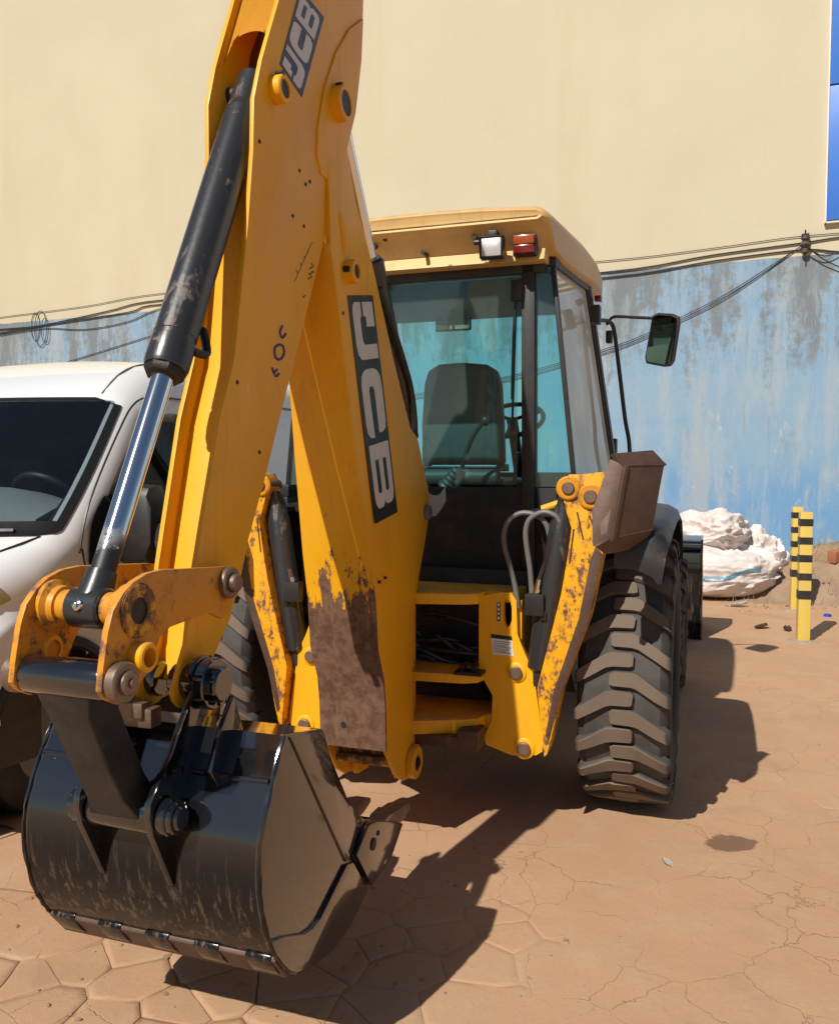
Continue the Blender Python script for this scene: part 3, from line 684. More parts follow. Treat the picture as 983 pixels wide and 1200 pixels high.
def decal(quad, surf, parent, flip=False):
    A, Bq, Cq, D = [Vector(q) for q in quad]      # s=0,t=0 / s=0,t=1 / s=1,t=1 / s=1,t=0   (pixels)
    def pt(s, t, off):
        q = (A * (1 - t) + Bq * t) * (1 - s) + (D * (1 - t) + Cq * t) * s
        return M.Ux(q.x, q.y, lambda z: surf(z) + .0015) + Vector((off, 0, 0))
    def sheet(polys, off, name, mat, par):
        bm = B()
        for po in polys: loft(bm, [[pt(s, t, off) for s, t in po], [pt(s, t, -.001) for s, t in po]])
        return obj(name, bm, mat, par, smooth=False)
    edge = [(0, 0), (0, 1)] + [(k / 8, 1) for k in range(1, 9)] + [(k / 8, 0) for k in range(8, 0, -1)]
    d = sheet([edge], .0, 'decal', 'decal_black', parent)
    for nm, po in (('letter_j', J_), ('letter_c', C_), ('letter_b', B_)): sheet(po, .0009, 'letter', 'decal_white', parent)
    sheet(Bh, .0017, 'letter_counter', 'decal_black', parent)
decal([(407, 346), (437, 346), (466, 600), (440, 614)], bhw, boom)

# --- dipper
def dhw(z): return .066 + .014 * (z - 1.5)
DR = [(327, 0), (314, 45), (307, 70), (298, 115), (297, 175), (291, 262), (282, 350), (275, 420), (258, 490), (248, 551), (238, 611), (229, 667), (223, 715), (219, 755)]
DF = [(270, 725), (283, 674), (292, 630), (311, 560), (328, 490), (349, 409), (384, 266), (407, 175), (417, 133), (424, 70), (426, 0)]
d_rear = [yz(M.Ux(*p, dhw)) for p in DR]; d_front = [yz(M.Ux(*p, dhw)) for p in DF]
BP = M.U(249, 801, 0, .13); BPN = (BP.y, BP.z)                    # bucket pivot
t0, t1 = d_front[-1], d_rear[0]
topc = [(t0[0] - .02, t0[1] + .06), (t0[0] - .09, t0[1] + .11), (t0[0] - .20, t0[1] + .12), (t0[0] - .32, t0[1] + .07), (t1[0] + .13, t1[1] + .22), (t1[0] + .05, t1[1] + .11)]
dprof = d_rear + arc(BPN, .07, 190, 350, 7) + d_front + topc
dip = None
for s in (1, -1):
    bm = B(); loft(bm, [[(s * dhw(z), y, z) for y, z in dprof], [(s * (dhw(z) - .014), y, z) for y, z in dprof]])
    o = obj('dipper' if dip is None else 'side_plate', bm, 'yellow_paint', bh if dip is None else dip, bevel=.0025)
    if dip is None: dip = o
low = [p for p in d_rear if p[1] < 2.62] + [(BPN[0] - .045, BPN[1] + .02)]
def dpath(a, k): return a
strip_plate('web', list(low), .052, .012, 'yellow_clean', dip, lambda z: dhw(z) - .012, 1)
# added flange and two pipes on the dipper's far edge, to shade the boom
gp = [p for p in d_front if 1.40 < p[1] < 2.48]; bm = B()
loft(bm, [[(-dhw(z) - a, y + b, z) for a, b in ((0, 0), (.105, .012), (.105, .022), (0, .012))] for y, z in gp]); obj('shade_flange', bm, 'yellow_paint', dip, bevel=.002)
for a in (.035, .075): bm = B(); tube(bm, [(-dhw(z) - a, y - .018, z) for y, z in gp], .013, 8, 3); obj('shade_pipe', bm, 'yellow_paint', dip)
ft = [p for p in d_front if p[1] < 2.45]
strip_plate('front_web', ft, .010, .012, 'yellow_paint', dip, lambda z: dhw(z) - .012, 1)
# closed upper head: rear plate with an arch over the ram eye
hp = [d_rear[0], topc[-1], topc[-2]]
bm = B(); za = d_rear[2][1]; rings = []
pth = [d_rear[2], d_rear[1], d_rear[0], topc[-1], topc[-2], topc[-3]]
n = 10
for i, (y, z) in enumerate(pth):
    h = dhw(z) - .012; ring = []
    for k in range(n + 1):
        q = -1 + 2 * k / n; lift = .17 * math.sqrt(max(0, 1 - q * q)) if i == 0 else (.06 * math.sqrt(max(0, 1 - q * q)) if i == 1 else 0)
        ring.append(Vector((q * h, y + .030 + lift * .45, z + lift)))
    rings.append(ring)
vs = [[bm.verts.new(p) for p in r] for r in rings]
for a, b in zip(vs, vs[1:]):
    for k in range(n): bm.faces.new((a[k], a[k + 1], b[k + 1], b[k]))
bmesh.ops.solidify(bm, geom=bm.faces[:], thickness=.012)
obj('head_plate', bm, 'yellow_clean', dip)
bm = B(); dark = [(d_rear[2][0] + .20, d_rear[2][1] + .12), (d_rear[5][0] + .16, d_rear[5][1])]
loft(bm, [[(dhw(z) - .013, y, z), (-dhw(z) + .013, y, z), (-dhw(z) + .013, y + .012, z), (dhw(z) - .013, y + .012, z)] for y, z in [(t1[0] + .26, t1[1] + .18)] + dark]); obj('inner_web', bm, 'rust_steel', dip)
dbl = [(424, 22), (408, 34), (392, 62), (379, 102), (371, 148), (370, 180), (375, 204), (384, 212), (391, 203), (405, 172), (415, 132), (422, 70)]
bm = B(); P = [M.Ux(*p, dhw) for p in dbl]; loft(bm, [[p + Vector((-.002, 0, 0)) for p in P], [p + Vector((.007, 0, 0)) for p in P]]); obj('doubler', bm, 'yellow_paint', dip, bevel=.005, seg=3)
def boss(px, py, out, ro, ri, parent, hwf, mat='yellow_clean', pinmat='dark_pin', both=True, bolt=True, dy=0):
    p = M.U(px, py, 0, hwf(2.5) + out); h = hwf(p.z); c = (p.y, p.z)
    for x0_ in ((h - .003, -h - out) if both else (h - .003,)): bm = B(); ringx(bm, x0_, x0_ + out + .003, c, ro, ri); obj('pin_boss', bm, mat, parent)
    bm = B(); cyl(bm, (-h - out + .004, *c), (h + out - .004, *c), ri + .001, ch=.004)
    if bolt: cyl(bm, (h + .012, c[0] - .01, c[1] + ro), (h + .034, c[0] - .01, c[1] + ro), .010, n=6)
    obj('pin', bm, pinmat, parent); return c
RAM = boss(334, 104, .036, .040, .027, dip, dhw)
boss(405, 121, .045, .058, .042, dip, dhw)
for px, py in ((351, 200), (363, 213), (358, 216), (343, 253), (356, 265), (304, 166), (278, 448), (304, 530)):
    bm = B(); p = M.Ux(px, py, dhw); cyl(bm, p + Vector((-.004, 0, 0)), p + Vector((.0025, 0, 0)), .0058, n=10); obj('drill_hole', bm, 'black_matte', dip)
decal([(354, 114), (328, 75), (352, -14), (380, 20)], dhw, dip)
# chalk and pen marks: 1.00 in blue, a few black figures
def stroke(bm, pts, wd):
    P = [M.Ux(*p, lambda z: dhw(z) + .0008) for p in pts]
    tube(bm, P, wd, 5, 5)
def mark(mat, *strokes):
    bm = B()
    for pts, wd in strokes: stroke(bm, pts, wd)
    obj('pen_mark', bm, mat, dip)
mark('ink_blue', ([(319, 431), (321, 437), (324, 441), (327, 438)], .0042), ([(321, 437), (325, 433)], .0034))
mark('ink_blue', ([(327, 404), (322, 408), (323, 419), (329, 421), (333, 413), (331, 405), (327, 404)], .0042))
mark('ink_blue', ([(331, 382), (328, 389), (331, 396), (335, 391)], .004))
for k in range(5): mark('ink_blue', ([(345 + k * 4, 330 - k * 9), (349 + k * 4, 322 - k * 9), (347 + k * 5, 316 - k * 8)], .0011))
for pts in ([(361, 327), (366, 324)], [(362, 320), (364, 322), (366, 318), (368, 320)], [(363, 315), (367, 312), (365, 309)], [(355, 349), (358, 346)]): mark('ink_black', (pts, .0016))

# --- bucket ram
RP = M.U(108, 712, 0, 0); RPN = (RP.y, RP.z)
A = Vector((0, *RAM)); Bv = Vector((0, *RPN)); d = (Bv - A).normalized()
GL = M.U(200, 440, 0, 0); lg = (GL - A).dot(d)
ram = empty('bucket_ram', (0, 0, 0)); ram.parent = bh
bm = B(); lathe(bm, A, d, [(.02, -.055), (.050, -.05), (.052, .06), (.053, .09), (.0565, .095), (.0565, lg - .10), (.054, lg - .098), (.054, lg - .085), (.058, lg - .082), (.058, lg - .012), (.054, lg), (.0, lg)], 36); obj('barrel', bm, 'cylinder_paint', ram)
bm = B(); lathe(bm, A, d, [(.030, lg - .02), (.052, lg - .01), (.0525, lg + .012), (.047, lg + .020), (.034, lg + .022), (.029, lg + .03)], 8); obj('gland', bm, 'dark_pin', ram)
bm = B(); cyl(bm, A + d * (lg - .01), Bv - d * .05, .0290, n=32); obj('rod', bm, 'chrome_rod', ram)
bm = B(); cyl(bm, (-.046, *RPN), (.046, *RPN), .047, ch=.005); cyl(bm, Bv - d * .085, Bv - d * .02, .036, .043, n=24); obj('rod_eye', bm, 'cylinder_paint', ram)
bm = B(); lathe(bm, Bv + Vector((0, -.046, .012)), (0, -1, .25), [(.014, 0), (.012, .004), (.007, .006), (.007, .012), (.003, .014)], 10); obj('grease_nipple', bm, 'chrome_trim', ram)
bm = B(); q = A + d * (lg - .06) + Vector((.02, .05, 0)); tube(bm, [A + d * .4 + Vector((.01, .062, 0)), A + d * .8 + Vector((.01, .07, 0)), q + Vector((.01, .055, .06)), q + Vector((.03, .035, .0)), q + Vector((.02, -.01, 0))], .012, 8); obj('feed_pipe', bm, 'hose_rubber', ram)

# --- tipping levers, shaft and link
LX = .125
lev_px = [(173, 672), (191, 667.5), (264, 664), (279, 667), (284, 680), (279, 698), (273, 702.6), (270, 718), (261, 725), (246, 718), (221, 727), (200, 735), (188, 747), (183, 762), (176, 786), (157, 811), (148, 823), (139, 825.5), (125, 820), (119, 811), (121, 786), (127, 741), (133, 716), (145, 695), (157, 682)]
lev = [yz(M.U(*p, 0, LX)) for p in lev_px]
LP = yz(M.U(146, 800, 0, LX + .02)); DPN = yz(M.U(274, 683, 0, LX + .02)); RPL = RPN; SL = yz(M.U(170, 770, 0, LX + .02))
for s in (1, -1):
    bm = B(); plate(bm, lev, 0, s * LX, s * (LX - .016)); lv = obj('tipping_lever', bm, 'yellow_worn', bh, bevel=.0025)
    bm = B(); ringx(bm, *sorted((s * (LX - .001), s * (LX + .028))), LP, .045, .024); obj('boss', bm, 'pin_steel', lv)
    bm = B(); cyl(bm, (s * (LX - .03), *LP), (s * (LX + .040), *LP), .027, ch=.004); cyl(bm, (s * (LX + .03), *LP), (s * (LX + .046), *LP), .010, n=10); obj('pin', bm, 'pin_steel', lv)
    bm = B(); ringx(bm, *sorted((s * (LX - .001), s * (LX + .018))), DPN, .042, .026); cyl(bm, (s * .06, *DPN), (s * (LX + .036), *DPN), .024, ch=.004); obj('pin', bm, 'pin_steel', lv)
    bm = B(); ringx(bm, *sorted((s * (LX - .02), s * (LX + .034))), SL, .034, .022); obj('sleeve', bm, 'yellow_clean', lv)
    bm = B(); ringx(bm, *sorted((s * (LX - .001), s * (LX + .005))), RPL, .062, .030); obj('wear_ring', bm, 'yellow_rubbed', lv)
    bm = B(); cyl(bm, (s * (LX + .001), *RPL), (s * (LX - .01), *RPL), .031); obj('pin_end', bm, 'dark_pin', lv)
    bm = B(); lathe(bm, (s * (LX - .016), *RPN), (-s, 0, 0), [(.060, 0), (.060, .012), (.048, .02), (.045, .034), (.038, .036), (.038, .060)], 26); obj('collar', bm, 'yellow_worn', lv)
lk = empty('bucket_link', (0, 0, 0)); lk.parent = bh
bm = B(); lathe(bm, (-LX + .017, *LP), (1, 0, 0), [(.03, 0), (.042, .001), (.044, .006), (.044, 2 * LX - .041), (.042, 2 * LX - .035), (.03, 2 * LX - .034)], 30); obj('shaft', bm, 'bucket_black', lk)
KP = yz(M.U(200, 957, 0, .125)); KPV = Vector((0, *KP))
bm = B(); a = Vector((0, *LP)); dd = (KPV - a); L = dd.length; dd.normalize(); nn = Vector((0, -dd.z, dd.y))
rings = []
for t, w0, dp in ((.0, .075, .036), (.08, .070, .040), (.18, .058, .046), (.55, .052, .048), (.80, .054, .046), (.93, .070, .042), (1.0, .080, .036)):
    c = a + dd * (L * t); rings.append([c + Vector((sx * w0, 0, 0)) + nn * (sy * dp) for sx, sy in ((1, 1), (-1, 1), (-1, -1), (1, -1))])
loft(bm, rings); obj('arm', bm, 'black_worn', lk, bevel=.008, seg=3)
bm = B(); lathe(bm, (-.088, *KP), (1, 0, 0), [(.03, 0), (.044, .002), (.046, .01), (.046, .166), (.044, .174), (.03, .176)], 30); obj('eye', bm, 'bucket_black', lk)

# --- digging bucket
BX = .347
bk = empty('digging_bucket', (0, 0, 0)); bk.parent = bh
def bu(l, x=BX): return [yz(M.U(*p, 0, x)) for p in l]
shell_px = [(378, 854), (333, 862), (323, 905), (311, 950), (303, 1003), (303, 1043), (311, 1097), (321, 1115), (328, 1127), (340, 1142), (351, 1139), (372, 1126), (391, 1110), (407, 1086), (424, 1051), (428, 1039), (437, 1027), (452, 1006), (467, 963)]
sh = bu(shell_px)
def smooth2(P, it=1, keep=(0, 1)):
    for _ in range(it):
        P = [p if i in keep or i == len(P) - 1 else (.25 * P[i - 1][0] + .5 * p[0] + .25 * P[i + 1][0], .25 * P[i - 1][1] + .5 * p[1] + .25 * P[i + 1][1]) for i, p in enumerate(P)]
    return P
sh = smooth2(sh, 1)
back = [q[1:] for q in spline([(0, *p) for p in sh[1:]], 4)]; path = [sh[0]] + [tuple(q) for q in back]
cen = (-2.05, .66)
def inw(p, k): v = Vector((cen[0] - p[0], cen[1] - p[1])).normalized() * k; return (p[0] + v.x, p[1] + v.y)
bm = B(); loft(bm, [[(BX - .012, *p) for p in path] + [(BX - .012, *inw(p, .018)) for p in reversed(path)], [(-BX + .012, *p) for p in path] + [(-BX + .012, *inw(p, .018)) for p in reversed(path)]])
shell = obj('shell', bm, 'bucket_black', bk, deg=40)
mouth = bu([(467, 963), (449, 962), (431, 961), (423, 958), (407, 937), (388, 891), (381, 861)])
for s in (1, -1):
    pol = path + mouth[1:]
    bm = B(); plate(bm, pol, 0, s * BX, s * (BX - .014)); sp_ = obj('side_plate', bm, 'bucket_side', bk, bevel=.002)
    lowp = bu([(332, 1097), (353, 1094), (363, 1087), (372, 1075), (388, 1043), (403, 1013), (410, 1010), (428, 1039)])
    bot = [p for p in path if p[1] < .47 and p[0] < lowp[-1][0] - .01]; bot = [p for p in bot if p[0] > -2.47]
    bm = B(); plate(bm, lowp + list(reversed(bot)), 0, s * (BX - .001), s * (BX + .011)); obj('wear_plate', bm, 'bucket_side', bk, bevel=.003)
    upp = bu([(338, 863), (377, 856), (387, 892), (406, 938), (422, 959), (411, 998), (404, 1010)])
    bm = B(); plate(bm, upp, 0, s * (BX - .001), s * (BX + .007)); obj('edge_plate', bm, 'bucket_side', bk, bevel=.003)
    cut = bu([(431, 961), (440, 961), (466, 964), (452, 1005), (437, 1026), (429, 1037), (411, 1001), (424, 969)])
    bm = B(); plate(bm, cut, 0, s * (BX + .002), s * (BX + .020)); obj('side_cutter', bm, 'bucket_side', bk, bevel=.003)
    q = yz(M.U(437, 989, 0, BX + .02)); bm = B(); cyl(bm, (s * (BX + .012), *q), (s * (BX + .024), *q), .019, n=18); q2 = yz(M.U(443, 976, 0, BX + .02)); cyl(bm, (s * (BX + .012), *q2), (s * (BX + .023), *q2), .008, n=12); obj('bolt', bm, 'black_matte', bk)
    # weld bead along the rear edge of the side plate
    bm = B(); tube(bm, [(s * (BX - .002), *p) for p in path[1:38]], .0065, 6, 0)
    rr = random.Random(5)
    for v in bm.verts: v.co += Vector((rr.uniform(-.002, .002), rr.uniform(-.002, .002), rr.uniform(-.002, .002)))
    obj('weld_bead', bm, 'bucket_black', bk)
# lip and teeth
l0, l1 = sh[-3], sh[-1]; ld = Vector((l1[0] - l0[0], l1[1] - l0[1])).normalized(); tip = yz(M.U(483, 939, 0, BX - .02))
for k in range(5):
    x = -.306 + .153 * k; bm = B(); base = Vector((0, l1[0] - .11, l1[1] - .012)); e = Vector((0, .999, .0)); nn = Vector((0, .0, .999))
    rings = []
    for t, hw_, th in ((0, .032, .028), (.05, .038, .042), (.12, .038, .042), (.13, .033, .036), (.20, .031, .030), (.270, .028, .010)):
        c = base + e * t + Vector((x, 0, 0)) + nn * (.012 - t * .03); rings.append([c + Vector((hw_, 0, 0)) + nn * th, c + Vector((-hw_, 0, 0)) + nn * th, c + Vector((-hw_, 0, 0)) - nn * th * .6, c + Vector((hw_, 0, 0)) - nn * th * .6])
    loft(bm, rings); obj('tooth', bm, 'pin_steel', bk, bevel=.004)
# wear pads along the heel
hi = min(range(len(path)), key=lambda i: abs(path[i][0] + 2.37) + 3 * abs(path[i][1] - .37)); hc = Vector(path[hi]); hd = (Vector(path[hi + 3]) - Vector(path[hi - 3])).normalized(); hn = Vector((hd.y, -hd.x))
if hn.dot(hc - Vector(cen)) < 0: hn = -hn
for k in range(5):
    x = -.295 + .1475 * k; bm = B(); rings = []
    for t, o_ in ((-.030, .0), (-.026, .010), (.020, .016), (.050, .014), (.065, .0)):
        c = hc + hd * t + hn * o_; i_ = hc + hd * t - hn * .03; rings.append([(x - .036, c.x, c.y), (x + .036, c.x, c.y), (x + .036, i_.x, i_.y), (x - .036, i_.x, i_.y)])
    loft(bm, rings); obj('wear_pad', bm, 'bucket_black', bk, bevel=.003)
bm = B(); rings = []
for t, o_ in ((-.026, .0), (-.022, .009), (.07, .012), (.085, .0)):
    c = hc + hd * t + hn * o_; i_ = hc + hd * t - hn * .03; rings.append([(-BX + .004, c.x, c.y), (BX - .004, c.x, c.y), (BX - .004, i_.x, i_.y), (-BX + .004, i_.x, i_.y)])
loft(bm, rings); obj('heel_strip', bm, 'rust_steel', bk, bevel=.002)
# seam ridge across the back and the top tube
si = min(range(len(path)), key=lambda i: abs(path[i][1] - .845) + (1 if i > 12 else 0)); s0 = path[si]
for a_, b_ in ((-BX + .01, -.125), (.125, BX - .01)):
    bm = B(); tube(bm, [(a_, s0[0] - .001, s0[1]), ((a_ + b_) / 2, s0[0] - .002, s0[1] - .001), (b_, s0[0] - .001, s0[1])], .007, 6, 8); obj('seam_weld', bm, 'bucket_black', bk)
# ears
ear_px = [(231, 807), (215, 847), (203, 884), (188, 916), (177, 943), (176, 961), (180, 980), (190, 1004), (204, 1039)]
EX = .11; ear = [yz(M.U(*p, 0, EX)) for p in ear_px]
inner = [(-2.45, ear[-1][1] + .03), (-2.40, .75), (-2.36, .88), (-2.27, .93), (BPN[0] + .075, BPN[1] - .05)]
for s in (1, -1):
    bm = B(); plate(bm, arc(BPN, .072, 10, 150, 7) + ear + inner, 0, s * EX, s * (EX - .018)); er = obj('hinge_ear', bm, 'bucket_black', bk, bevel=.002)
    bm = B(); ringx(bm, *sorted((s * EX, s * (EX + .026))), KP, .046, .026); cyl(bm, (s * .02, *KP), (s * (EX + .05), *KP), .030, ch=.005); cyl(bm, (s * (EX + .02), *KP), (s * (EX + .040), *KP), .040, ch=.004); obj('link_pin', bm, 'bucket_black', bk)
    bm = B(); ringx(bm, *sorted((s * EX, s * (EX + .032))), BPN, .066, .034); cyl(bm, (s * .02, *BPN), (s * (EX + .055), *BPN), .046, ch=.006); cyl(bm, (s * (EX + .04), BPN[0], BPN[1] - .045), (s * (EX + .05), BPN[0], BPN[1] - .045), .012, n=8); obj('pivot_pin', bm, 'bucket_black', bk)
    # outer stiffener beside each ear
    bm = B(); st = [(ear[0][0] + .02, BPN[1] - .02), (-2.43, .93), (-2.46, .86), (-2.42, .80), (-2.30, .90)]; plate(bm, st, 0, s * .205, s * .19); obj('stiffener', bm, 'bucket_black', bk, bevel=.002)
bm = B(); box(bm, (-.10, BPN[0] - .105, BPN[1] - .10), (.02, BPN[0] - .06, BPN[1] - .05)); box(bm, (-.07, BPN[0] - .115, BPN[1] - .075), (.0, BPN[0] - .07, BPN[1] - .035)); obj('stop_block', bm, 'pin_steel', dip, bevel=.006)

# --- rear frame, king post and carriage
YF = -.65                                       # plane of the rear frame plates
def fu(l, y=YF): return [(p.x, p.z) for p in (M.U(*q, 1, y) for q in l)]
fr = empty('rear_frame', (0, 0, 0)); fr.parent = bh
post_px = [(561, 702), (570, 697), (587, 694), (599, 695), (605, 704), (606, 743), (614, 764), (623, 783), (628, 810), (636, 868), (635, 881), (628, 885), (599, 885), (570, 873), (566, 865), (576, 845), (577, 815), (567, 797), (561, 790)]
post = fu(post_px)
slot = fu([(590, 708), (591, 704), (595, 702.5), (598, 705), (599.5, 712), (599.5, 727), (597, 734), (593, 735), (591, 730), (590, 722)])
def plate_hole(bm, outer, hole, y0, y1):
    for y in (y0, y1):
        vo = [bm.verts.new((x, y, z)) for x, z in outer]; vh = [bm.verts.new((x, y, z)) for x, z in hole]
        ed = [bm.edges.new((v[i], v[(i + 1) % len(v)])) for v in (vo, vh) for i in range(len(v))]
        bmesh.ops.triangle_fill(bm, edges=ed, use_beauty=True)
        if y == y0: O0, H0 = vo, vh
    for a, b in ((O0, vo), (H0, vh)):
        for i in range(len(a)): j = (i + 1) % len(a); bm.faces.new((a[i], a[j], b[j], b[i]))
CXF = .065
for s in (1, -1):
    tr = (lambda l: l) if s == 1 else (lambda l: [(2 * CXF - x, z) for x, z in l])
    bm = B(); plate_hole(bm, tr(post), tr(slot), YF, YF + .03); obj('post', bm, 'yellow_clean', fr)
    bm = B(); q = tr(post); xo = q[4][0]
    plate(bm, [(YF + .03, .37), (YF + .25, .42), (YF + .25, 1.0), (YF + .03, 1.02)], 0, tr([(.545, 0)])[0][0], tr([(.565, 0)])[0][0]); obj('gusset', bm, 'yellow_clean', fr, bevel=.002)
    for px, py, r in ((605, 788, .028), (614, 877, .030)):
        c = tr(fu([(px, py)]))[0]; bm = B(); lathe(bm, (c[0], YF + .01, c[1]), (0, -1, 0), [(r + .016, 0), (r + .016, .014), (r + .010, .018), (r, .018)], 22); obj('boss', bm, 'yellow_clean', fr)
        bm = B(); cyl(bm, (c[0], YF + .12, c[1]), (c[0], YF - .022, c[1]), r, ch=.004); obj('pin', bm, 'pin_steel', fr)
# horizontal carriage plates reaching back to the king post
def slab(z0, z1, pts, mat='yellow_clean'):
    bm = B(); plate(bm, pts, 2, z0, z1); return obj('carriage_plate', bm, mat, fr, bevel=.006)
zt = fu([(520, 700)], -.72)[0][1]; zm = fu([(540, 795)], -.72)[0][1]; zl = fu([(560, 852)], -.72)[0][1]
xr = post[0][0] + .03; xl = 2 * CXF - xr
def cplan(depth): return [(xr + .13, YF + .24), (xr + .13, YF + .031), (xr, YF + .03), (xr - .02, YF - .05), (xr - .08, YF - .085), (.14, YF - depth), (-.08, YF - depth), (xl + .08, YF - .085), (xl + .02, YF - .05), (xl, YF + .03), (xl - .13, YF + .031), (xl - .13, YF + .24)]
slab(zt - .026, zt + .022, cplan(.13)); slab(zm - .02, zm + .02, cplan(.10)); slab(zl - .03, zl + .03, cplan(.17))
bm = B(); box(bm, (.30, YF - .10, zm + .021), (.42, YF - .02, zm + .035)); [cyl(bm, (x, YF - .06, zm + .03), (x, YF - .06, zm + .06), .016, n=6) for x in (.33, .38)]; obj('bolt', bm, 'dark_pin', fr)
bm = B(); lathe(bm, (.04, YF - .06, .30), (0, 0, 1), [(.05, 0), (.085, .01), (.085, .14), (.07, .16), (.07, .70), (.085, .72), (.085, .80), (.05, .81)], 28)
kp = obj('king_post', bm, 'yellow_paint', bh)
bm = B()
for s in (1, -1): plate(bm, [(FT[0] - .05, FT[1] - .06), (FT[0] + .06, FT[1] - .07), (YF - .05, .32), (YF - .05, .98), (YF - .13, 1.0), (YF - .20, .62), (FT[0] - .06, FT[1] + .06)], 0, s * .105, s * .08)
obj('lug', bm, 'yellow_paint', kp, bevel=.003)
bm = B(); box(bm, (.14, -.80, FT[1] + .06), (.34, -.70, FT[1] + .11)); box(bm, (.33, -.80, FT[1] + .05), (.42, -.68, FT[1] + .14)); obj('swing_stop', bm, 'rust_steel', fr, bevel=.004)
# stickers
def sticker(name, quad, mat, off):
    bm = B(); P = fu(quad, YF - off); loft(bm, [[(x, YF - off, z) for x, z in P], [(x, YF + .0005, z) for x, z in P]]); return obj(name, bm, mat, fr, smooth=False)
q = [(575, 743), (599.5, 746), (601.5, 769), (577, 767)]
sticker('warning_label', q, 'sticker_white', .0012)
sticker('label_header', [(575, 743), (599.5, 746), (599.9, 750.5), (575.3, 747.6)], 'decal_black', .002)
for k in range(7):
    y = 751 + k * 2.1; sticker('label_line', [(577.5, y - .3), (599 - (k % 3) * 3, y + 2.2 - .3), (599 - (k % 3) * 3, y + 2.9), (577.5, y + .4)], 'sticker_grey', .002)
sticker('serial_label', [(582, 706), (586, 706), (586, 728), (582, 728)], 'decal_black', .0012)
for k in range(4): sticker('serial_mark', [(582.8, 707 + k * 5.2), (585.2, 707 + k * 5.2), (585.2, 710.4 + k * 5.2), (582.8, 710.4 + k * 5.2)], 'sticker_white', .002)

